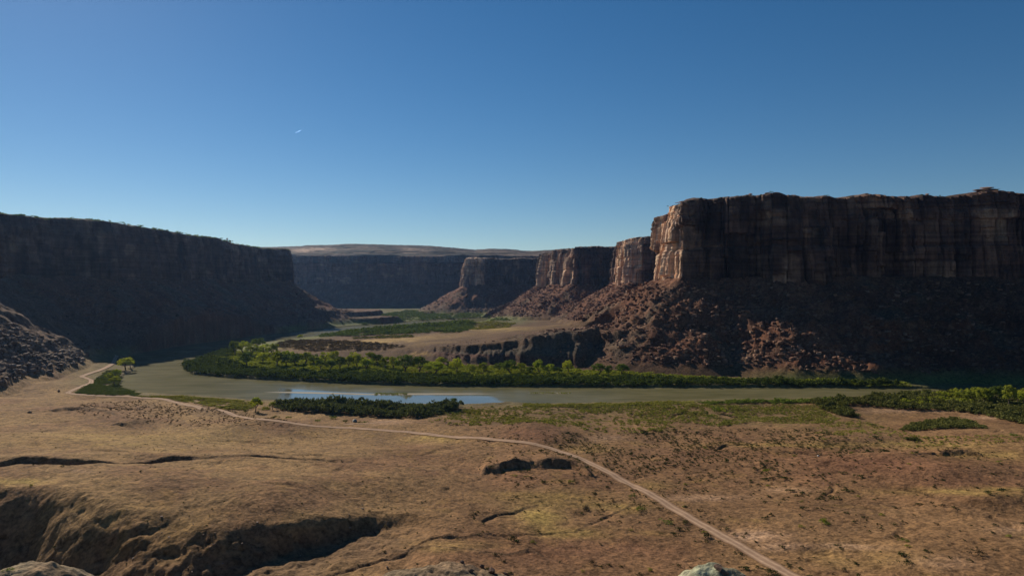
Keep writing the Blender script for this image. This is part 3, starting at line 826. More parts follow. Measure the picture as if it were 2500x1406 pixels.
def crown_proto(seed, K=30, M=64, w=6.0, h=5.2, z0=5.6, leaf=.42, low=.35):
    r = np.random.default_rng(seed)
    d = unit(r.normal(size=(K, 3))); d[:, 2] = np.abs(d[:, 2]) * (1 + low) - low
    rad = (.35 + .65 * r.random(K) ** .6)
    c = d * rad[:, None] * np.array([w * .80, w * .80, h * .80])
    c += r.normal(size=(K, 3)) * .35
    cr = w * (.15 + .15 * r.random(K))
    cs = []; ns = []
    for i in range(K):
        q = unit(r.normal(size=(M, 3)))
        q[:, 2] = np.where(q[:, 2] < -.45, -q[:, 2] * .5, q[:, 2])
        cs.append(c[i] + q * cr[i] * (.65 + .4 * r.random((M, 1))) * np.array([1, 1, .8]))
        ns.append(unit(q + r.normal(size=(M, 3)) * .28))
    cs = np.concatenate(cs); ns = np.concatenate(ns)
    cs[:, 2] += z0
    keep = cs[:, 2] > .6
    cs, ns = cs[keep], ns[keep]
    return leaves(cs, ns, np.full(len(cs), leaf), r)

def tube(pts, rad, seg=6):
    vs = []; fs = []
    P = np.array(pts, float)
    for i, p in enumerate(P):
        t = P[min(i + 1, len(P) - 1)] - P[max(i - 1, 0)]
        t = t / (np.linalg.norm(t) + 1e-9)
        a = np.cross(t, [0, 1, .1]); a /= np.linalg.norm(a) + 1e-9; b = np.cross(t, a)
        for k in range(seg):
            an = 2 * math.pi * k / seg
            vs.append(p + rad[i] * (a * math.cos(an) + b * math.sin(an)))
    for i in range(len(P) - 1):
        for k in range(seg):
            k2 = (k + 1) % seg
            fs.append((i * seg + k, i * seg + k2, (i + 1) * seg + k2, (i + 1) * seg + k))
    return np.array(vs), np.array(fs)

def join(parts):
    vs = []; fs = []; o = 0
    for v, f in parts:
        vs.append(v); fs.append(f + o); o += len(v)
    return np.concatenate(vs), np.concatenate(fs)

def trunk_proto(seed, z=5.5, r0=.42):
    r = np.random.default_rng(seed)
    parts = []
    top = np.array([r.normal() * .5, r.normal() * .5, z * .55])
    parts.append(tube([(0, 0, -.6), (r.normal() * .1, r.normal() * .1, z * .25), top], [r0 * 1.25, r0, r0 * .8]))
    for k in range(5):
        a = 2 * math.pi * (k / 5 + r.random() * .15)
        e = top + np.array([math.cos(a) * 2.6, math.sin(a) * 2.6, z * (.35 + .35 * r.random())])
        m = (top + e) / 2 + np.array([0, 0, -.4 + .3 * r.random()])
        parts.append(tube([top, m, e], [r0 * .55, r0 * .38, r0 * .12], 5))
    return join(parts)

def rock_proto(seed, sub=1):
    import bmesh
    r = np.random.default_rng(seed)
    bm = bmesh.new(); bmesh.ops.create_icosphere(bm, subdivisions=sub, radius=1.0)
    v = np.array([p.co[:] for p in bm.verts]); bm.faces.ensure_lookup_table()
    f = np.array([[q.index for q in fc.verts] for fc in bm.faces]); bm.free()
    # cut by random planes: angular broken block
    for k in range(9):
        n = unit(r.normal(size=3)); h = .48 + .35 * r.random()
        dd = v @ n - h
        v = v - np.clip(dd, 0, None)[:, None] * n
    v = v * np.array([1.0 + .5 * r.random(), .8 + .3 * r.random(), .55 + .35 * r.random()])
    v += r.normal(size=v.shape) * .02
    return v, f

def merge(protos, pos, scl, rot, zs=None, tilt=None):
    vs = []; fs = []; o = 0
    n = len(pos)
    which = np.arange(n) % len(protos)
    for k, (pv, pf) in enumerate(protos):
        idx = np.where(which == k)[0]
        if not len(idx): continue
        c, s = np.cos(rot[idx]), np.sin(rot[idx])
        x = pv[None, :, 0] * c[:, None] - pv[None, :, 1] * s[:, None]
        y = pv[None, :, 0] * s[:, None] + pv[None, :, 1] * c[:, None]
        z = np.broadcast_to(pv[None, :, 2], x.shape)
        zz = (zs if zs is not None else scl)[idx]
        V = np.stack([x * scl[idx][:, None], y * scl[idx][:, None], z * zz[:, None]], -1) + pos[idx][:, None, :]
        Fc = pf[None] + (np.arange(len(idx)) * len(pv))[:, None, None] + o
        vs.append(V.reshape(-1, 3)); fs.append(Fc.reshape(-1, pf.shape[1])); o += len(idx) * len(pv)
    return np.concatenate(vs), np.concatenate(fs)

def scatter(poly, sp, zguess=4.0, dens=None, seed=0, jit=.95):
    """jittered grid of ground points whose photo position falls in the polygon"""
    r = np.random.default_rng(seed)
    W_ = np.array([G(a, max(b, 740), zguess) for a, b in poly])
    x0, y0 = W_.min(0) - 12; x1, y1 = W_.max(0) + 12
    gx, gy = np.meshgrid(np.arange(x0, x1, sp), np.arange(y0, y1, sp))
    X = gx.ravel() + (r.random(gx.size) - .5) * sp * jit; Y = gy.ravel() + (r.random(gx.size) - .5) * sp * jit
    Y = np.maximum(Y, 60)
    # fast pre-filter
    p0, r0 = proj(X, Y, np.full(X.shape, zguess))
    pp = np.array(poly)
    m = (p0 > pp[:, 0].min() - 30) & (p0 < pp[:, 0].max() + 30)
    X, Y = X[m], Y[m]
    z, a = H(X, Y, True)
    px, row = proj(X, Y, z)
    m = inpoly(px, row, poly) & (a['drs'] > .2)
    m[m] &= (polydist(X[m], Y[m], ROAD1)[0] > 3.2) & (polydist(X[m], Y[m], ROAD2)[0] > 3.2)
    if dens is not None: m &= r.random(len(X)) < dens(X, Y, px, row, z, a)
    X, Y, z = X[m], Y[m], z[m]
    return np.stack([X, Y, z], 1), px[m], row[m]

L_DARK = mat_leaf('foliage_dark', (0.059, 0.082, 0.022), (0.115, 0.151, 0.033), (0.203, 0.243, 0.051), .22)
L_MID = mat_leaf('foliage_mid', (0.091, 0.108, 0.021), (0.198, 0.224, 0.039), (0.341, 0.333, 0.053), .30)
L_BRIGHT = mat_leaf('foliage_bright', (0.139, 0.172, 0.026), (0.275, 0.318, 0.047), (0.478, 0.444, 0.064), .35)
L_YELLOW = mat_leaf('foliage_yellow', (0.114, 0.136, 0.026), (0.190, 0.216, 0.038), (0.304, 0.299, 0.054), .35)
L_GREY = mat_leaf('foliage_grey', (0.077, 0.081, 0.028), (0.132, 0.135, 0.045), (0.216, 0.204, 0.062), .18, 1.2)
L_SAGE = mat_leaf('sagebrush_leaf', (0.122, 0.123, 0.032), (0.233, 0.226, 0.055), (0.400, 0.347, 0.086), .20, 1.2)
L_TAM = mat_leaf('tamarisk_leaf', (0.049, 0.060, 0.030), (0.091, 0.104, 0.050), (0.156, 0.169, 0.075), .2, 1.2)
L_FAR = mat_leaf('valley_green', (.06, .085, .028), (.11, .15, .045), (.18, .21, .06), .25, 1.2)
L_WILLOW = mat_leaf('willow_leaf', (.035, .05, .018), (.065, .088, .026), (.12, .145, .038), .2, 1.3)
L_DESERT = mat_leaf('desert_shrub_leaf', (.028, .034, .014), (.055, .065, .026), (.10, .11, .04), .12, 1.1)
L_GREEN = mat_leaf('reed_green', (0.069, 0.090, 0.026), (0.125, 0.156, 0.041), (0.213, 0.216, 0.060), .2, 1.1)
L_BROWN = mat_leaf('dry_brush_leaf', (0.054, 0.042, 0.026), (0.102, 0.074, 0.046), (0.156, 0.120, 0.072), .15, 1.1)
M_BARK = mat_plain('bark', (.10, .075, .055), .95, .3, 3)

CROWNS = [crown_proto(900 + i, K=24 + 3 * i, w=5.4 + .5 * (i % 3), h=4.6 + .6 * (i % 2), leaf=.36) for i in range(5)]
TRUNKS = [trunk_proto(950 + i) for i in range(5)]
_cm = {}
def crown_mesh(i, m):
    if (i, m.name) not in _cm:
        _cm[(i, m.name)] = mesh_np('crown', *CROWNS[i], m, False, link=False)
    return _cm[(i, m.name)]
TRUNK_ME = [mesh_np('trunk', *t, M_BARK, True, link=False) for t in TRUNKS]
LM = dict(d=L_DARK, m=L_MID, b=L_BRIGHT, y=L_YELLOW)
def tree(px, base, top, wpx, hue, label, group='cottonwoods along the river', zg=4.0, name='cottonwood_tree'):
    if zg is None: x, y, z = onground(px, base)
    else:
        x, y = G(px, base, zg); z = float(H(np.array([x]), np.array([y]))[0])
        x, y = G(px, base, z); z = float(H(np.array([x]), np.array([y]))[0])
    hh = (base - top) * y / F * 1.12; ww = wpx * y / F * 1.08
    i = random.randrange(5)
    root = bpy.data.objects.new(name, None); COL.objects.link(root)
    root.location = (x, y, z); root.rotation_euler = (0, 0, random.random() * 6.28)
    root.scale = (ww / 11.5, ww / 11.5, hh / 11.0)
    root.empty_display_size = .5
    tag(root, label, 'tree', group)
    c = bpy.data.objects.new('crown', crown_mesh(i, LM[hue])); COL.objects.link(c); c.parent = root
    t = bpy.data.objects.new('trunk', TRUNK_ME[i]); COL.objects.link(t); t.parent = root
    return root

g1 = 'cottonwoods on the inner river bend'
TREES = [
 (629, 853, 825, 40, 'd', 'dark rounded cottonwood at the back top of the river bend grove', g1),
 (574, 868, 832, 36, 'm', 'leftmost tall cottonwood of the river bend grove', g1),
 (593, 862, 831, 44, 'b', 'green cottonwood just right of the leftmost tall one on the bend', g1),
 (612, 872, 838, 42, 'm', 'mid green cottonwood below the dark rounded one at the bend tip', g1),
 (648, 868, 838, 38, 'b', 'light green cottonwood right of the dark rounded one on the bend', g1),
 (666, 876, 840, 34, 'y', 'yellow topped cottonwood standing at the back of the bend grove', g1),
 (603, 898, 858, 42, 'd', 'broad dark cottonwood standing in front of the grove at the bend tip', g1),
 (641, 890, 861, 36, 'b', 'small bright cottonwood right of the broad dark one at the bend tip', g1),
 (676, 895, 857, 44, 'm', 'full green cottonwood over the yellow meadow near the bend tip', g1),
 (702, 885, 855, 38, 'b', 'bright cottonwood behind the yellow meadow, left part of the bank row', g1),
 (700, 897, 866, 34, 'd', 'dark low cottonwood at the front edge left of the bank row', g1),
 (722, 893, 862, 36, 'd', 'second dark cottonwood from the left at the front of the bank row', g1),
 (746, 891, 859, 38, 'm', 'mid green cottonwood in the bank row behind the dry shrubs', g1),
 (768, 893, 864, 34, 'd', 'dark cottonwood left of the pair standing forward in the bank row', g1),
 (793, 886, 858, 36, 'b', 'bright cottonwood behind the pair standing forward in the bank row', g1),
 (816, 888, 857, 34, 'm', 'green cottonwood behind and right of the forward pair', g1),
 (783, 906, 878, 36, 'd', 'left one of the dark pair standing forward in the bank row', g1),
 (806, 907, 880, 34, 'd', 'right one of the dark pair standing forward in the bank row', g1),
 (829, 905, 872, 36, 'd', 'dark cottonwood just left of the yellowish one mid row', g1),
 (850, 902, 869, 36, 'y', 'yellowish green cottonwood in the middle of the bank row', g1),
 (872, 898, 864, 38, 'm', 'green cottonwood just right of the yellowish one mid row', g1),
 (862, 885, 858, 30, 'b', 'light cottonwood peeping over the row behind the yellowish one', g1),
 (894, 905, 875, 38, 'b', 'rounded bright cottonwood at the front, mid bank row', g1),
 (905, 890, 860, 34, 'm', 'mid green cottonwood behind the rounded bright one', g1),
 (922, 896, 863, 36, 'd', 'dark cottonwood right of the rounded bright one mid row', g1),
 (941, 901, 870, 38, 'm', 'green cottonwood left of the two largest dark crowns', g1),
 (962, 906, 872, 36, 'm', 'mid green cottonwood touching the left of the large dark crowns', g1),
 (988, 913, 866, 56, 'd', 'largest dark cottonwood, left one of the two big crowns', g1),
 (1024, 911, 868, 52, 'd', 'large dark cottonwood, right one of the two big crowns', g1),
 (1063, 916, 881, 60, 'b', 'broad bright green cottonwood below the dark earth scarp', g1),
 (1078, 899, 871, 36, 'm', 'mid green cottonwood behind the broad bright one', g1),
 (1115, 913, 874, 38, 'b', 'tall bright cottonwood right of the broad bright one', g1),
 (1098, 902, 884, 24, 'd', 'small dark cottonwood tucked behind the tall bright one', g1),
 (1152, 910, 890, 26, 'm', 'small green cottonwood under the scarp, left of a wider one', g1),
 (1182, 909, 885, 34, 'm', 'wider green cottonwood under the left half of the scarp', g1),
 (1222, 908, 884, 34, 'd', 'dark cottonwood at the left of the clump under the scarp', g1),
 (1246, 916, 879, 50, 'd', 'big dark cottonwood in the clump under the middle of the scarp', g1),
 (1272, 911, 885, 30, 'm', 'slim cottonwood closing the right side of the big dark clump', g1),
 (1296, 914, 894, 26, 'd', 'low dark cottonwood left of the tall pale one under the scarp', g1),
 (1316, 913, 877, 32, 'b', 'tall pale green cottonwood standing before the dark grey scarp', g1),
 (1343, 916, 888, 34, 'b', 'round bright cottonwood right of the tall pale one', g1),
 (1362, 917, 896, 28, 'd', 'low dark cottonwood leaning on the round bright one', g1),
 (1387, 914, 880, 30, 'b', 'lone bright cottonwood with a clear trunk before the grey scarp', g1),
 (1463, 918, 886, 42, 'd', 'left dark cottonwood of the three beside the talus foot', g1),
 (1487, 919, 892, 22, 'd', 'narrow middle cottonwood of the three beside the talus foot', g1),
 (1517, 917, 888, 44, 'd', 'right broad cottonwood of the three beside the talus foot', g1),
]
g2 = 'trees on the left bank below the boulder slope'
TREES += [(306, 903, 872, 40, 'b', 'rounded yellow green tree at the waters edge by the road top', g2),
 (318, 898, 876, 24, 'm', 'darker tree behind the rounded one by the road top', g2),
 (284, 922, 901, 26, 'b', 'tree leaning over the water below the rounded one, left bank', g2),
 (268, 930, 908, 24, 'm', 'left bank tree just below the road bend', g2),
 (280, 941, 918, 30, 'y', 'yellowish low tree nearest the camera on the left bank', g2)]
g3 = 'trees on the near bank at the right'
TREES += [(2345, 978, 957, 34, 'm', 'low spreading tree at the left of the right hand bank group', g3),
 (2372, 982, 953, 34, 'm', 'second tree from the left in the right hand bank group', g3),
 (2403, 988, 947, 42, 'm', 'forked tree with two trunks in the right hand bank group', g3),
 (2430, 989, 941, 44, 'd', 'dark tree with bare trunks in the right hand bank group', g3),
 (2462, 998, 939, 42, 'm', 'tallest tree with a long bare trunk near the right edge', g3),
 (2484, 982, 950, 30, 'b', 'bright tree behind the tallest one near the right edge', g3),
 (2498, 994, 955, 32, 'b', 'bright tree cut by the right edge of the picture', g3)]
g4 = 'isolated trees'
TREES += [(624, 1005, 968, 36, 'b', 'lone bright green tree on the near bank beside the water', g4),
 (665, 1000, 981, 20, 'y', 'small yellow green tree beside the lone one on the near bank', g4),
 (1107, 992, 973, 26, 'd', 'dark rounded tree at the right end of the near bank thicket', g4),
 (732, 822, 811, 18, 'b', 'tiny sunlit tree standing in the shade across the river', g4),
 (1606, 925, 912, 20, 'y', 'small yellow tree on the far bank below the red talus', g4)]
for t_ in TREES: tree(*t_)

# ------------------------------------------------------------------ shrubs
def bush_proto(seed, n=70, h=1.0, leaf=.2, K=7):
    r = np.random.default_rng(seed)
    c = np.stack([r.normal(size=K) * .38, r.normal(size=K) * .38, h * (.25 + .45 * r.random(K))], 1)
    idx = r.integers(0, K, n)
    q = unit(r.normal(size=(n, 3))); q[:, 2] = np.abs(q[:, 2])
    cs = c[idx] + q * (.42 * (.6 + .5 * r.random((n, 1)))) * np.array([1, 1, h * .9])
    return leaves(cs, unit(q + r.normal(size=(n, 3)) * .4), np.full(n, leaf), r)
BUSH_BIG = [bush_proto(1000 + i, 64, 1.0, .20) for i in range(6)]
BUSH_SM = [bush_proto(1020 + i, 26, .75, .26, 4) for i in range(6)]
BUSH_NEAR = [bush_proto(1040 + i, 120, .75, .12, 8) for i in range(5)]
SHRUB_GREEN = [bush_proto(1060 + i, 150, 1.0, .12, 9) for i in range(3)]

def thicket(label, poly, sp, h, mat, seed, wd=None, protos=None, cat='thicket', zg=4.0, dens=None, name='thicket'):
    P, px, row = scatter(poly, sp, zg, dens, seed)
    r = np.random.default_rng(seed + 1)
    n = len(P)
    s = (wd or sp * 1.05) * (.65 + .7 * r.random(n)) * (1 + .35 * fbm(P[:, 0] / 14, P[:, 1] / 14, seed, 2))
    zs = h * (.45 + .75 * r.random(n)) * (1 + .7 * fbm(P[:, 0] / 13, P[:, 1] / 13, seed + 5, 2))
    P[:, 2] -= .1
    v, f = merge(protos or BUSH_BIG, P, s, r.random(n) * 6.28, zs)
    o = mesh_np(name, v, f, mat, False)
    return tag(o, label, cat, kind='stuff')

def patchy(t, sc=26):
    return lambda X, Y, px, row, z, a: ss(t - .22, t + .12, fbm(X / sc, Y / sc, 57, 3) + .1)
BANK = [(449, 905), (452, 890), (480, 880), (520, 866), (560, 856), (575, 858), (560, 880), (600, 900), (700, 905), (780, 912), (900, 915), (1060, 921), (1200, 922), (1400, 923), (1600, 926), (1800, 930), (2000, 934), (2160, 937), (2206, 942),
        (2212, 947), (2000, 946), (1700, 947), (1400, 946), (1100, 944), (900, 939), (700, 930), (560, 923), (470, 914)]
thicket('dark willow thicket hugging the far river bank', BANK, 3.3, 4.0, L_WILLOW, 2001)
thicket('taller rounded willows standing out of the far bank thicket', BANK, 8.5, 5.0, L_WILLOW, 2041, 4.4, dens=lambda X, Y, px, row, z, a: (.15 + .35 * (a['dr'] > 9)) * ss(1700, 1200, px), name='willows', cat='willows')
thicket('mixed green scrub behind the far bank willows', [(560, 862), (600, 858), (700, 868), (860, 880), (1000, 888), (1100, 892), (1240, 897), (1400, 903), (1560, 911), (1700, 921), (1900, 929), (2100, 935), (2210, 939), (2210, 943), (1900, 936), (1600, 930), (1300, 927), (1100, 926), (900, 920), (700, 908), (600, 902), (530, 892), (500, 884), (520, 870)], 4.6, 2.3, L_MID, 2002)
thicket('yellow green meadow scrub inside the river bend', [(485, 884), (540, 870), (570, 872), (640, 884), (760, 895), (960, 906), (1000, 914), (820, 910), (700, 900), (600, 896), (520, 892)], 3.4, 2.4, L_YELLOW, 2003)
thicket('grey dry brush on the flat behind the cottonwoods', [(700, 832), (760, 830), (900, 836), (1010, 846), (980, 862), (850, 862), (740, 856), (660, 846)], 6.0, 2.0, L_BROWN, 2004, 4.5)
thicket('second strip of grey brush across the flat', [(860, 826), (1000, 818), (1020, 826), (940, 836), (860, 834)], 8.0, 2.2, L_GREY, 2005, 6)
thicket('pale green brush along the distant river strip', [(780, 822), (840, 812), (900, 806), (1000, 797), (1130, 790), (1160, 800), (1120, 812), (1000, 815), (920, 818), (860, 822), (800, 826)], 7.0, 4.0, L_FAR, 2006, 7, zg=4, dens=patchy(0.0))
thicket('dark trees bordering the distant river', [(820, 814), (900, 806), (1000, 798), (1150, 788), (1160, 792), (1000, 804), (860, 816)], 9.0, 7, L_DARK, 2007, 9, zg=3)
thicket('hazy green brush on the far valley floor', [(920, 768), (1000, 758), (1100, 762), (1200, 770), (1250, 784), (1200, 782), (1140, 776), (1060, 780), (960, 788), (860, 800), (850, 796), (920, 786), (960, 776)], 9, 4.0, L_FAR, 2008, 10, BUSH_SM, zg=4, dens=patchy(.1))
thicket('green brush at the foot of the second butte talus', [(1130, 790), (1200, 784), (1260, 790), (1240, 800), (1160, 806), (1060, 812), (1050, 808)], 8, 3.0, L_SAGE, 2009, 6, BUSH_SM, zg=6, dens=patchy(.0))
thicket('dense dark tamarisk thicket on the near bank', [(660, 990), (700, 984), (900, 989), (1100, 993), (1128, 996), (1100, 1004), (1070, 1012), (1030, 1022), (960, 1021), (880, 1016), (760, 1008), (690, 1002)], 2.6, 4.4, L_TAM, 2010, 2.9)
thicket('green reeds on the left bank below the road', [(178, 962), (225, 935), (262, 905), (290, 905), (302, 925), (296, 945), (340, 962), (330, 968), (260, 968)], 1.9, 1.3, L_GREEN, 2011, dens=patchy(-.25, 9))
thicket('low olive scrub along the near bank left of the lone tree', [(300, 968), (420, 967), (520, 973), (640, 983), (660, 1000), (560, 1000), (480, 985), (400, 976)], 2.1, 1.1, L_SAGE, 2012, dens=patchy(-.1, 9))
thicket('fringe of dark green reeds along the near shore', [(1280, 988), (1340, 989), (1500, 986), (1620, 983), (1690, 981), (1700, 986), (1500, 991), (1400, 994), (1280, 993)], 1.9, 1.2, L_SAGE, 2013)
thicket('dark fringe of brush along the near shore at the right', [(1700, 983), (1860, 979), (2000, 976), (2060, 974), (2080, 982), (1980, 984), (1850, 984), (1740, 988)], 2.0, 2.1, L_DARK, 2014)
thicket('blue green thicket on the near bank at the right', [(1980, 985), (2060, 975), (2160, 968), (2300, 963), (2760, 962), (2780, 1050), (2540, 1045), (2460, 1028), (2400, 1012), (2330, 1004), (2200, 1000), (2100, 990), (2060, 992), (2092, 1020), (2060, 1017), (2010, 1002)], 2.4, 3.4, L_GREY, 2015, 2.6,
        dens=lambda X, Y, px, row, z, a: np.where((row > 990 + (px - 2200) * .012) | (fbm(X / 14, Y / 14, 55, 2) > -.15), 1, .25))
thicket('yellow scrub glade among the right hand thickets', [(2180, 978), (2260, 974), (2420, 984), (2400, 998), (2300, 992), (2200, 986)], 3.0, 2.4, L_YELLOW, 2016)
thicket('green scrub behind the right hand thicket at the water', [(2200, 966), (2400, 962), (2760, 962), (2760, 985), (2420, 978), (2300, 972)], 3.2, 4.2, L_MID, 2017)
thicket('dark oval thicket on the right hand flat', [(2196, 1054), (2230, 1038), (2290, 1028), (2350, 1028), (2400, 1040), (2430, 1062), (2380, 1064), (2330, 1062), (2260, 1058)], 1.8, 1.9, L_GREY, 2018)
thicket('small dark thicket below the oval one', [(2196, 1076), (2225, 1070), (2262, 1080), (2256, 1092), (2226, 1090)], 1.5, 1.2, L_GREY, 2019)
thicket('yellow green sage meadow right of centre', [(1780, 990), (1900, 985), (1985, 988), (2020, 1006), (2050, 1022), (2030, 1034), (1900, 1034), (1800, 1024)], 1.9, .95, L_SAGE, 2020, 1.35, BUSH_SM, dens=patchy(-.25, 12))
P_FIELD = [(1080, 1004), (1180, 992), (1280, 992), (1700, 988), (1800, 990), (1840, 1030), (1780, 1040), (1700, 1042), (1560, 1060), (1440, 1068), (1330, 1046), (1240, 1036), (1150, 1040), (1060, 1034), (1040, 1026)]
def fdens(X, Y, px, row, z, a):
    k = 1.05 - np.clip((row - 1000) / 75, 0, 1) * .9
    k = k * ss(1020, 1120, px + 30 * fbm(X / 9, Y / 9, 70, 2))
    return k * (.15 + .85 * ss(-.25, .3, fbm(X / 18, Y / 18, 71, 3)))
thicket('dense low sagebrush between the river and the red flat', P_FIELD, 2.3, 1.25, L_SAGE, 2021, 1.75, BUSH_SM + BUSH_BIG[:2], 'sagebrush', dens=fdens, name='sagebrush')
thicket('sparse low brush above the road on the left flat', [(200, 985), (380, 975), (600, 1008), (760, 1036), (620, 1050), (420, 1040), (300, 1020), (180, 1010)], 2.9, .75, L_BROWN, 2022, 1.0, BUSH_SM, 'brush', name='brush', zg=8,
        dens=lambda X, Y, px, row, z, a: .3 + .5 * ss(-.2, .3, fbm(X / 16, Y / 16, 72, 3)))
thicket('low green brush between the right hand thickets and the ridges', [(2020, 1030), (2100, 1024), (2250, 1066), (2480, 1060), (2540, 1080), (2400, 1090), (2240, 1094), (2080, 1070), (1980, 1050)], 2.6, .8, L_SAGE, 2023, 1.2, BUSH_SM, 'brush', name='brush', zg=7,
        dens=lambda X, Y, px, row, z, a: .25 + .6 * ss(-.2, .3, fbm(X / 20, Y / 20, 73, 3)))

# scattered brush on the flats: the nearest ones are individuals
def fl_d(X, Y, px, row, z, a):
    k = .55 * ss(1180, 1400, px) * ss(1290, 1070, row) * ss(2300, 2000, px) + .12
    k = np.where((px < 1180) & (row > 1180), .18, k)
    rd, _, _ = polydist(X, Y, ROAD1)
    k = k + .35 * (np.abs(rd - 4.2) < .9)
    return np.where(rd < 3.2, 0, k) * (.35 + 1.2 * ss(-.25, .35, fbm(X / 16, Y / 16, 74, 3)))
SP, spx, srow = scatter([(-40, 1050), (600, 1040), (1000, 1065), (1040, 1036), (1250, 1040), (1440, 1062), (1700, 1040), (1900, 1036), (2060, 1060), (2540, 1090), (2540, 1440), (-40, 1440)], 2.5, 12.0, fl_d, 3001)
order = np.argsort(SP[:, 1])
r_ = np.random.default_rng(5)
size = .42 + .62 * r_.random(len(SP)) ** 1.8
big = r_.random(len(SP)) < .05 + .10 * (spx > 1250); size[big] *= 1.6
size *= np.where(spx < 1150, .55, 1.15)
app = size / SP[:, 1]
pick = np.argsort(-app)[:290]
rest = np.setdiff1d(np.arange(len(SP)), pick)
Pm = SP[rest].copy(); Pm[:, 2] -= .05
v_, f_ = merge(BUSH_SM, Pm, size[rest], r_.random(len(rest)) * 6.28, size[rest] * .8)
tag(mesh_np('brush', v_, f_, L_DESERT, False), 'tiny dark desert brush dotted over the flats', 'brush', kind='stuff')
nm = [mesh_np('shrub', *BUSH_NEAR[i % 5], (L_SAGE, L_BROWN, L_DESERT)[i % 3], False, link=False) for i in range(15)]
def where_(px, row, X, Y):
    d, _, _ = polydist(np.array([X]), np.array([Y]), ROAD1)
    near = 'beside the dirt road' if d[0] < 7 else ('on the left grassy plateau' if px < 1050 and row < 1260 else ('in the dark ravine' if px < 900 else ('between the washes left of the road' if px < 1560 + (row - 1200) * 1.2 and px < 1900 and row > 1150 else 'on the red flat right of the road')))
    return near
for k, i in enumerate(pick):
    kk_ = (k * 7) % 15 if r_.random() < .35 else ((k * 3) % 15) // 3 * 3 + 2; me = nm[kk_]
    o = bpy.data.objects.new('shrub', me); COL.objects.link(o)
    o.location = SP[i] - np.array([0, 0, .05]); s_ = float(size[i]); o.scale = (s_ * 1.15, s_ * 1.15, s_)
    o.rotation_euler = (0, 0, random.random() * 6.28)
    tone = ('olive', 'brown', 'dark green')[kk_ % 3]; wh = where_(spx[i], srow[i], SP[i][0], SP[i][1])
    tag(o, f'low {tone} desert shrub growing {wh}', 'shrub', f'{tone} shrubs {wh}')

# larger individual shrubs near the bank
gm = [mesh_np('shrub', *SHRUB_GREEN[i % 3], (L_MID, L_DARK, L_GREY)[i], False, link=False) for i in range(3)]
for (px, row, w, h, m, lab) in [
    (1722, 1014, 5.2, 4.0, 2, 'rounded grey green shrub left of the bright pair on the near bank'),
    (1748, 1008, 5.0, 6.5, 1, 'tall dark green shrub in the middle of the near bank clump'),
    (1768, 1011, 6.0, 5.0, 0, 'broad bright green shrub at the right of the near bank clump'),
    (1735, 1018, 3.0, 2.6, 1, 'small dark shrub in front of the near bank clump'),
    (1790, 1017, 2.2, 2.0, 0, 'small green shrub standing apart right of the clump'),
    (1700, 1012, 3.4, 1.8, 1, 'low green shrub left of the near bank clump'),
    (1488, 1005, 4.0, 2.0, 2, 'low grey shrub at the edge of the sagebrush field'),
    (599, 1008, 3.2, 3.0, 2, 'dry grey shrub just left of the lone green tree'),
    (628, 1010, 3.4, 2.2, 2, 'grey shrub under the lone green tree'),
    (671, 1022, 4.2, 2.4, 2, 'grey shrub between the road and the near thicket'),
    (703, 1022, 3.0, 2.4, 1, 'dark shrub between the road and the thicket, right of a grey one'),
    (775, 1030, 3.4, 2.2, 1, 'dark shrub standing alone on bare soil by the road'),
    (844, 1033, 3.0, 3.2, 2, 'thin grey shrub left of the tent'),
    (878, 1034, 2.4, 2.0, 2, 'small grey shrub just right of the tent'),
    (892, 1034, 2.0, 2.6, 1, 'second small shrub right of the tent'),
    (813, 1022, 4.4, 2.6, 1, 'dark shrub at the front edge of the thicket left of the tent'),
    (2014, 1052, 1.8, 1.2, 1, 'small dark shrub left of the dark oval thicket'),
    (2130, 1040, 4.0, 2.0, 2, 'dark grey shrub left of the oval thicket'),
    (2150, 1044, 3.2, 1.4, 2, 'low grey shrub beside the dark one near the oval thicket'),
    (2475, 1066, 3.6, 2.4, 1, 'dark shrub at the right edge beyond the oval thicket'),
    (2005, 1275, 1.8, 1.1, 0, 'bright green shrub on the red flat right of the road'),
    (2018, 1280, 1.4, 1.0, 1, 'dark shrub touching the bright green one on the flat'),
    (1562, 1246, 1.9, 1.2, 1, 'dark bushy shrub left of the road near the washes'),
    (1628, 1276, 2.2, 1.0, 1, 'flat dark shrub close to the left edge of the road'),
    (1546, 1213, 1.5, 1.0, 1, 'dark shrub at the head of the small wash by the road'),
    (1868, 1152, 1.6, 1.2, 0, 'bright green shrub alone on the red flat'),
    (2205, 1322, 1.4, 1.0, 1, 'round green shrub alone in the lower right flat'),
    (20, 1395, .7, .5, 1, 'small dark shrub on the grey knoll in the corner'),
]:
    x, y, z = onground(px, row)
    o = bpy.data.objects.new('shrub', gm[m]); COL.objects.link(o)
    o.location = (x, y, z - .1); q_ = 1.5 if row > 1100 else 1.0; o.scale = (q_ * w / 1.5, q_ * w / 1.5, q_ * h / 1.15); o.rotation_euler = (0, 0, random.random() * 6)
    tag(o, lab, 'shrub', 'larger shrubs')

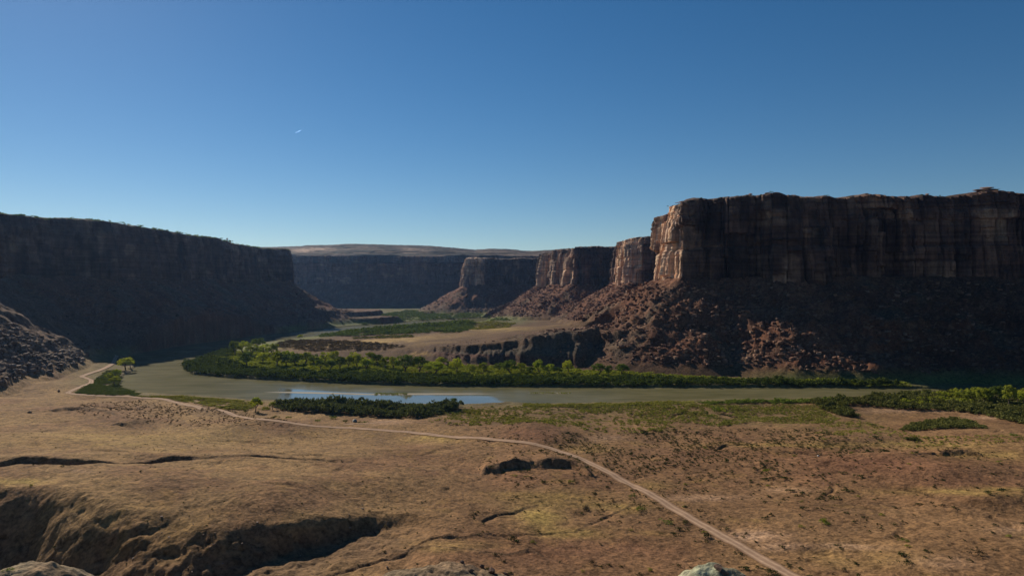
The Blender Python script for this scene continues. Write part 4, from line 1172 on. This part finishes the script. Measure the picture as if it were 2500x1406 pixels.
# ------------------------------------------------------------------ boulders and rubble
M_RED = mat_rock('red_rubble', (.11, .055, .04), (.19, .10, .068), (.33, .21, .145))
M_GREYR = mat_rock('grey_rubble', (.115, .078, .060), (.18, .130, .100), (.30, .225, .175))
M_BROWN_SHADE = mat_rock('brown_shade_rubble', (.07, .045, .036), (.11, .07, .055), (.19, .13, .10))  # dark knoll rock; on shaded talus the shade is put into the colour
RK = [rock_proto(1100 + i) for i in range(8)]
RK0 = [rock_proto(1120 + i, 0) if False else rock_proto(1120 + i, 1) for i in range(4)]
import bmesh
def ico0(seed):
    r = np.random.default_rng(seed)
    bm = bmesh.new(); bmesh.ops.create_cube(bm, size=1.5)
    v = np.array([p.co[:] for p in bm.verts]); f = np.array([[q.index for q in fc.verts] for fc in bm.faces]); bm.free()
    v = v * (1 + .35 * (r.random(v.shape) - .5)) * np.array([1.1, .8, .6]) + r.normal(size=v.shape) * .09
    return v, f
CUB = [ico0(1200 + i) for i in range(8)]
def rubble(poly, sp, s0, s1, pw, mat, seed, label, zg, nind=0, dens=None, group=None, ilabel=None):
    P, px, row = scatter(poly, sp, zg, dens, seed)
    r = np.random.default_rng(seed + 3)
    n = len(P); s = s0 + (s1 - s0) * r.random(n) ** pw
    P[:, 2] += s * .12
    app = -s / P[:, 1]; order = np.argsort(app)
    ind = order[:nind]; rest = order[nind:]
    v, f = merge(CUB, P[rest], s[rest], r.random(len(rest)) * 6.28, s[rest] * (.6 + .6 * r.random(len(rest))))
    tag(mesh_np('rubble', v, f, mat, False), label, 'rubble', kind='stuff')
    if nind:
        mes = [mesh_np('boulder', *RK[i], mat, False, link=False) for i in range(8)]
        for k, i in enumerate(ind):
            o = bpy.data.objects.new('boulder', mes[k % 8]); COL.objects.link(o)
            o.location = P[i]; q = float(s[i]); o.scale = (q, q, q * (.7 + .5 * random.random())); o.rotation_euler = (random.random() * .8, random.random() * .8, random.random() * 6.28)
            tag(o, ilabel, 'boulder', group)
TAL = [(1200, 700), (1620, 690), (1700, 690), (2230, 948), (1540, 945), (1540, 860), (1400, 820), (1200, 800)]
def td(lo, hi): return lambda X, Y, px, row, z, a: ss(lo, hi, a['tal']) * (.35 + 1.0 * ss(-.3, .3, fbm(X / 22, Y / 22, 81, 3)))
rubble(TAL, 2.4, .30, 3.6, 6.5, M_RED, 4001, 'red rubble strewn down the sunlit talus under the prow', 30, 150, td(.3, .7), 'boulders on the red talus', 'angular red boulder lying on the talus below the sunlit prow')
rubble([(1020, 700), (1200, 690), (1230, 790), (1000, 780)], 9, .8, 4, 3, M_GREYR, 4002, 'grey rubble on the talus of the far butte', 30, 0, td(.3, .7))
rubble([(1650, 690), (2520, 680), (2520, 950), (2200, 940)], 4.5, .5, 3.2, 4, M_BROWN_SHADE, 4003, 'rubble on the shaded talus under the right cliff', 40, 0, td(.3, .7))
rubble([(-60, 760), (200, 860), (290, 885), (240, 905), (170, 945), (60, 995), (-60, 1010)], 1.9, .3, 3.6, 3.4, M_GREYR, 4004, 'grey rubble covering the sunlit slope at the left', 20, 130, td(.02, .4), 'boulders on the left slope', 'grey boulder lying on the rubble slope at the left edge')
rubble([(0, 660), (300, 640), (720, 690), (900, 780), (500, 830), (200, 860)], 6.5, .6, 4, 4, M_BROWN_SHADE, 4005, 'rubble on the shaded talus under the left cliff', 40, 0, td(.3, .7))
rubble([(1060, 880), (1100, 835), (1540, 800), (1540, 905), (1100, 897)], 3.6, .3, 1.8, 3, M_RED, 4006, 'dark debris on the earth scarp behind the cottonwoods', 15, 0, lambda X, Y, px, row, z, a: np.where(Y - a['ye'] < 30, .5, .1))
rubble([(300, 1225), (480, 1262), (760, 1240), (1000, 1200), (900, 1280), (640, 1400), (330, 1406)], 2.6, .10, .45, 3, M_GREYR, 4007, 'pale stones scattered over the slope of the near ravine', 14, 0, lambda X, Y, px, row, z, a: .35 + 0 * X)

def single_rock(px, row, w, h, mat, label, name='boulder', seed=0, zoff=0.0, cat='boulder'):
    x, y, z = onground(px, row)
    o = mesh_np(name, *RK[seed % 8], mat, False); o.location = (x, y, z + h * .3 + zoff)
    o.scale = (w / 2.2, w / 2.6, h / 1.3); o.rotation_euler = (0, 0, seed * 1.3)
    return tag(o, label, cat)
M_WHITE = mat_rock('pale_rock', (.5, .46, .40), (.55, .5, .44), (.6, .55, .5))
single_rock(1998, 1114, 1.6, .9, M_WHITE, 'small white rock on the reddish ridge at the right', seed=1)
single_rock(240, 925, 5.5, 3.0, M_GREYR, 'dark grey boulder between the road bend and the left bank trees', seed=2)
single_rock(250, 924, 3.6, 2.4, M_GREYR, 'smaller boulder leaning on the dark one by the left bank trees', seed=3)
single_rock(143, 956, 3.4, 2.2, M_GREYR, 'lone grey boulder on grass left of the lower road bend', seed=4)
single_rock(72, 1008, 3.2, 1.4, M_GREYR, 'dark low boulder at the edge of the left plateau', seed=5)

single_rock(1752, 1388, 2.9, 1.3, M_BROWN_SHADE, 'dark capping block on the pale greenish knoll at the bottom right', seed=6, cat='rock')
single_rock(1770, 1402, 1.6, 1.0, M_BROWN_SHADE, 'smaller dark block under the cap of the pale greenish knoll', seed=7, cat='rock')
for k_, (a_, b_, w_, l_) in enumerate([(1128, 1374, 1.3, 'dark rock at the crest of the centre bottom knoll'), (1176, 1386, 1.9, 'large dark rock on the right flank of the centre bottom knoll'), (1200, 1398, 2.2, 'lowest dark rock on the right flank of the centre knoll'),
        (1150, 1396, 1.2, 'dark rock between the crest and the lowest one on the centre knoll'), (945, 1386, 1.2, 'pale rock on the left shoulder of the centre knoll'), (1235, 1402, 1.6, 'dark rock at the far right foot of the centre knoll')]):
    single_rock(a_, b_, w_, w_ * .6, M_GREYR if 'pale' in l_ else M_BROWN_SHADE, l_, seed=k_ + 2, cat='rock')
# rocks on the rims ---------------------------------------------------
def rim_point(top, px_target, ylim=(0, 1e9), xmin=-1e9):
    px = CX + top[:, 0] / top[:, 1] * F
    m = (top[:, 1] > ylim[0]) & (top[:, 1] < ylim[1]) & (top[:, 0] > xmin)
    idx = np.where(m)[0]
    i = idx[np.argmin(np.abs(px[idx] - px_target))]
    return top[i]
def stack_rock(name, p, layers, mat, label, cat):
    parts = []
    z = 0
    for k, (w, d, h, dx) in enumerate(layers):
        v, f = RK[(k * 3 + 1) % 8]
        v = v / np.abs(v).max(0) * np.array([w / 2, d / 2, h / 2]) + np.array([dx, 0, z + h / 2]); z += h * .85
        parts.append((v, f))
    v, f = join(parts)
    o = mesh_np(name, v, f, mat, False); o.location = p
    return tag(o, label, cat)
M_RIM = mat_rock('rim_rock', (.20, .11, .075), (.28, .16, .11), (.36, .22, .15))
q = rim_point(topR, 1614, (860, 1000)); stack_rock('balanced_rock', (q[0] + 3, q[1], q[2] - .5), [(4, 4, 2.6, 0), (2.4, 2.4, 1.8, .1), (4.6, 3.6, 1.6, -.2)], M_RIM, 'small balanced rock standing on top of the sunlit prow', 'rock')
q = rim_point(topR, 1830, (760, 830)); stack_rock('rim_rock', (q[0], q[1] + 12, q[2]), [(16, 8, 2.4, 0), (10, 6, 1.6, 3), (5, 4, 1.6, 5)], M_RIM, 'sunlit stacked slabs on the right rim, nearest the prow', 'rock')
q = rim_point(topR, 1880, (760, 830)); stack_rock('rim_rock', (q[0], q[1] + 14, q[2]), [(14, 8, 2.6, 0), (8, 5, 2.0, 2)], M_RIM, 'second low slab stack on the right rim', 'rock')
q = rim_point(topR, 2282, (700, 830)); stack_rock('rim_rock', (q[0], q[1] + 14, q[2]), [(30, 10, 3, 0), (16, 8, 2, -2), (5, 4, 2.2, 0)], M_RIM, 'sunlit knob of slabs on the rim towards the right', 'rock')
q = rim_point(topR, 2430, (700, 830)); stack_rock('rim_rock', (q[0], q[1] + 16, q[2] - 1), [(46, 20, 4, 0), (34, 16, 3.4, 0), (18, 10, 2.4, 1)], M_RIM, 'broad dark domed outcrop on the rim near the right edge', 'rock')
q = rim_point(topL, 556, (1300, 1640)); stack_rock('rim_spire', (q[0] - 2, q[1], q[2] - 1), [(4.5, 4, 5, 0), (4, 3.5, 4.5, .4)], M_RIM, 'left one of two small rock spires on the left rim', 'rock')
q = rim_point(topL, 563, (1300, 1640)); stack_rock('rim_spire', (q[0] - 1, q[1], q[2] - 1), [(5, 4, 5.5, 0), (5.4, 3.5, 3.8, .3)], M_RIM, 'right one of two small rock spires on the left rim', 'rock')
# brush along the left and right rims
def rimbrush(top, n, ylim, sz, seed, label):
    r = np.random.default_rng(seed)
    m = np.where((top[:, 1] > ylim[0]) & (top[:, 1] < ylim[1]))[0]
    i = r.choice(m, n)
    P = top[i].copy(); P[:, 0] += r.normal(size=n) * 1.0; P[:, 2] += .6
    P[:, 1] += 2 + 6 * r.random(n)
    s = sz * (.4 + r.random(n) ** 2)
    v, f = merge(BUSH_SM, P, s, r.random(n) * 6.28, s)
    tag(mesh_np('rim_brush', v, f, L_DARK, False), label, 'brush', kind='stuff')
rimbrush(topL, 700, (700, 1740), 2.6, 61, 'low brush fringing the left rim against the sky')
rimbrush(topR, 260, (700, 2000), 1.6, 62, 'sparse brush on the right rims')

# ------------------------------------------------------------------ tent
def make_tent():
    x, y, z = onground(866, 1030)
    root = bpy.data.objects.new('tent', None); COL.objects.link(root); root.location = (x, y, z); root.rotation_euler = (0, 0, .35); root.scale = (1.05, 1.05, 1.05)
    tag(root, 'small cream and green dome tent pitched on bare soil by the near thicket', 'tent')
    m1 = mat_plain('tent_cream', (.62, .60, .50), .7, .05); m2 = mat_plain('tent_green', (.16, .20, .17), .7, .05); m3 = mat_plain('tent_pole', (.25, .25, .25), .4, .05)
    nu, nv = 24, 9
    vs = []
    for j in range(nv):
        e = j / (nv - 1) * math.pi / 2
        for i in range(nu + 1):
            a = 2 * math.pi * i / nu
            rr = math.cos(e) ** .8
            sq = 1 / max(abs(math.cos(a)), abs(math.sin(a))) ** .35
            vs.append((1.45 * rr * sq * math.cos(a) * .95, 1.3 * rr * sq * math.sin(a), 1.75 * math.sin(e) ** .9 + .02 * math.cos(4 * a)))
    V = np.array(vs); Fc = gridfaces(nv, nu + 1)
    ang = (Fc[:, 0] % (nu + 1)) / nu * 360
    lowj = Fc[:, 0] // (nu + 1) < 7
    door = (ang > 235) & (ang < 330) & lowj
    mesh_np('rainfly', V, Fc[~door], m1, True, root)
    mesh_np('door', V * np.array([.99, .99, .99]), Fc[door], m2, True, root)
    for s_ in (1, -1):
        pts = [(1.5 * math.cos(t) * .93, s_ * 1.42 * math.cos(t) * .93, 1.8 * math.sin(t) + .02) for t in np.linspace(0, math.pi, 15)]
        mesh_np('pole', *tube(pts, [.03] * 15, 5), m3, True, root)
make_tent()

# ------------------------------------------------------------------ contrail
def make_contrail():
    q_ = NT('contrail_ice'); m = q_.m
    d_ = q_.n('ShaderNodeBsdfDiffuse', Color=(.50, .64, .80, 1)); t_ = q_.n('ShaderNodeBsdfTranslucent', Color=(.50, .64, .80, 1)); x_ = q_.n('ShaderNodeAddShader')
    q_.l(d_.outputs[0], x_.inputs[0]); q_.l(t_.outputs[0], x_.inputs[1]); q_.l(x_.outputs[0], q_.out.inputs['Surface'])
    Y = 26000.0
    a = np.array([(722 - CX) / F * Y, Y, CAMZ + (CY - 324.5) / F * Y]); b = np.array([(735.5 - CX) / F * Y, Y, CAMZ + (CY - 318.3) / F * Y])
    pts = [a + (b - a) * t for t in np.linspace(0, 1, 9)]
    rad = [4 + 10 * math.sin(math.pi * min(t * 1.15, 1)) ** .6 for t in np.linspace(0.02, .86, 9)]
    v, f = tube(pts, rad, 8)
    tag(mesh_np('contrail', v, f, m, True), 'short white aircraft contrail in the blue sky', 'contrail')
make_contrail()

# ------------------------------------------------------------------ sandbars
def sandbar(poly, label, hmax=.25):
    P = np.array([G(a, b, 0) for a, b in poly])
    c = P.mean(0)
    n = len(P); rings = [1.0, .9, .6, .25]
    vs = []
    for k, q in enumerate(rings):
        w_ = 1 + .05 * np.array([math.sin(i * 2.1 + k) for i in range(n)])
        for i in range(n):
            p = c + (P[i] - c) * q * w_[i]
            vs.append((p[0], p[1], [-.15, .06, hmax * .7, hmax][k]))
    vs.append((c[0], c[1], hmax))
    fs = [(k * n + i, k * n + (i + 1) % n, (k + 1) * n + (i + 1) % n, (k + 1) * n + i) for k in range(3) for i in range(n)]
    fs += [(3 * n + i, 3 * n + (i + 1) % n, 4 * n, 4 * n) for i in range(n)]
    me = bpy.data.meshes.new('sandbar'); me.from_pydata([tuple(v) for v in vs], [], [tuple(dict.fromkeys(f)) for f in fs]); me.materials.append(M_SAND); me.update()
    o = bpy.data.objects.new('sandbar', me); COL.objects.link(o)
    return tag(o, label, 'sandbar', kind='structure')
M_SAND = mat_plain('wet_sand', (.23, .19, .135), .8, .15, .4)
def lens(x0, x1, y, h, n=16, tip=.0):
    t = np.linspace(0, 1, n)
    up = [(x0 + (x1 - x0) * a, y - h * math.sin(math.pi * a) ** .8 + tip * a) for a in t]
    dn = [(x0 + (x1 - x0) * a, y + h * .8 * math.sin(math.pi * a) ** .8 + tip * a) for a in t[::-1][1:-1]]
    return up + dn
sandbar(lens(636, 930, 956.5, 2.2, tip=6), 'thin pale sandbar tapering to the left in the river')
sandbar(lens(830, 1230, 963, 2.6, tip=-2), 'long low sandbar along the calm blue water')
sandbar(lens(1285, 1402, 959.5, 1.8), 'small dark grassy islet in mid river')
thicket('green reeds growing on the sandbar', lens(915, 1000, 961.5, 3), 1.3, .8, L_MID, 2030, .9, BUSH_SM, zg=0) if False else None
def reeds(px0, px1, row, hr, n, seed, label):
    r = np.random.default_rng(seed)
    p = np.array([G(a, b, .2) for a, b in zip(px0 + (px1 - px0) * r.random(n), row + hr * (r.random(n) - .5))])
    P = np.stack([p[:, 0], p[:, 1], np.full(n, .1)], 1); s = .5 + .5 * r.random(n)
    v, f = merge(BUSH_SM, P, s, r.random(n) * 6, s)
    tag(mesh_np('reeds', v, f, L_MID, False), label, 'reeds', kind='stuff')
reeds(915, 995, 961.5, 3.5, 150, 71, 'green reeds growing on the long sandbar')
reeds(1295, 1395, 959.5, 1.8, 80, 72, 'low reeds on the mid river islet')

#@@END@@

# ------------------------------------------------------------------ haze
def box(name, lo, hi):
    v = [(x, y, z) for x in (lo[0], hi[0]) for y in (lo[1], hi[1]) for z in (lo[2], hi[2])]
    f = [(0, 1, 3, 2), (4, 6, 7, 5), (0, 4, 5, 1), (2, 3, 7, 6), (0, 2, 6, 4), (1, 5, 7, 3)]
    me = bpy.data.meshes.new(name); me.from_pydata(v, [], f); me.update()
    o = bpy.data.objects.new(name, me); COL.objects.link(o); return o
HAZE = 0.000017
hz = box('haze', (-16500, -1100, -6), (16500, 9100, 385))
hm = bpy.data.materials.new('haze'); hm.use_nodes = True
t = hm.node_tree; t.nodes.clear()
out = t.nodes.new('ShaderNodeOutputMaterial'); pv = t.nodes.new('ShaderNodeVolumePrincipled')
pv.inputs['Color'].default_value = (.30, .52, 1, 1); pv.inputs['Density'].default_value = HAZE
pv.inputs['Anisotropy'].default_value = .55
t.links.new(pv.outputs[0], out.inputs['Volume'])
hz.data.materials.append(hm)
tag(hz, 'thin blue haze filling the canyon air', 'haze', kind='stuff')

# ------------------------------------------------------------------ sky, sun, camera
w = bpy.data.worlds.new('World'); bpy.context.scene.world = w; w.use_nodes = True
nt = w.node_tree; nt.nodes.clear()
sky = nt.nodes.new('ShaderNodeTexSky'); sky.sky_type = 'NISHITA'; sky.sun_disc = False
elev = math.asin(SUN[2]); az = math.atan2(SUN[0], SUN[1])   # az measured from +Y towards +X
sky.sun_elevation = elev; sky.sun_rotation = az
sky.altitude = 1200; sky.air_density = 1.0; sky.dust_density = 0.15; sky.ozone_density = 2.5
bg = nt.nodes.new('ShaderNodeBackground'); bg.inputs[1].default_value = 0.066
wo = nt.nodes.new('ShaderNodeOutputWorld')
hs = nt.nodes.new('ShaderNodeHueSaturation'); hs.inputs['Saturation'].default_value = 1.30; hs.inputs['Hue'].default_value = .499; hs.inputs['Value'].default_value = 1.0
nt.links.new(sky.outputs[0], hs.inputs['Color']); nt.links.new(hs.outputs[0], bg.inputs[0]); nt.links.new(bg.outputs[0], wo.inputs[0])

sl = bpy.data.lights.new('sun', 'SUN'); sl.energy = 5.6; sl.angle = math.radians(.53); sl.color = (1.0, .90, .73)
so = bpy.data.objects.new('sun', sl); COL.objects.link(so)
so.rotation_euler = Vector(SUN).to_track_quat('Z', 'Y').to_euler(); so.location = (0, 0, 500)

cam = bpy.data.cameras.new('camera'); co = bpy.data.objects.new('camera', cam); COL.objects.link(co)
co.location = (0, 0, CAMZ); co.rotation_euler = (math.radians(90), 0, 0)
cam.sensor_width = 36.0; cam.lens = 36.0 * F / 2500.0
cam.clip_start = 1.0; cam.clip_end = 60000
sc = bpy.context.scene
sc.camera = co
sc.view_settings.view_transform = 'Standard'; sc.view_settings.look = 'None'
sc.view_settings.exposure = 0; sc.view_settings.gamma = 1
sc.render.engine = 'CYCLES'
sc.cycles.use_denoising = True
sc.cycles.max_bounces = 6; sc.cycles.diffuse_bounces = 3; sc.cycles.volume_bounces = 1; sc.cycles.transparent_max_bounces = 4
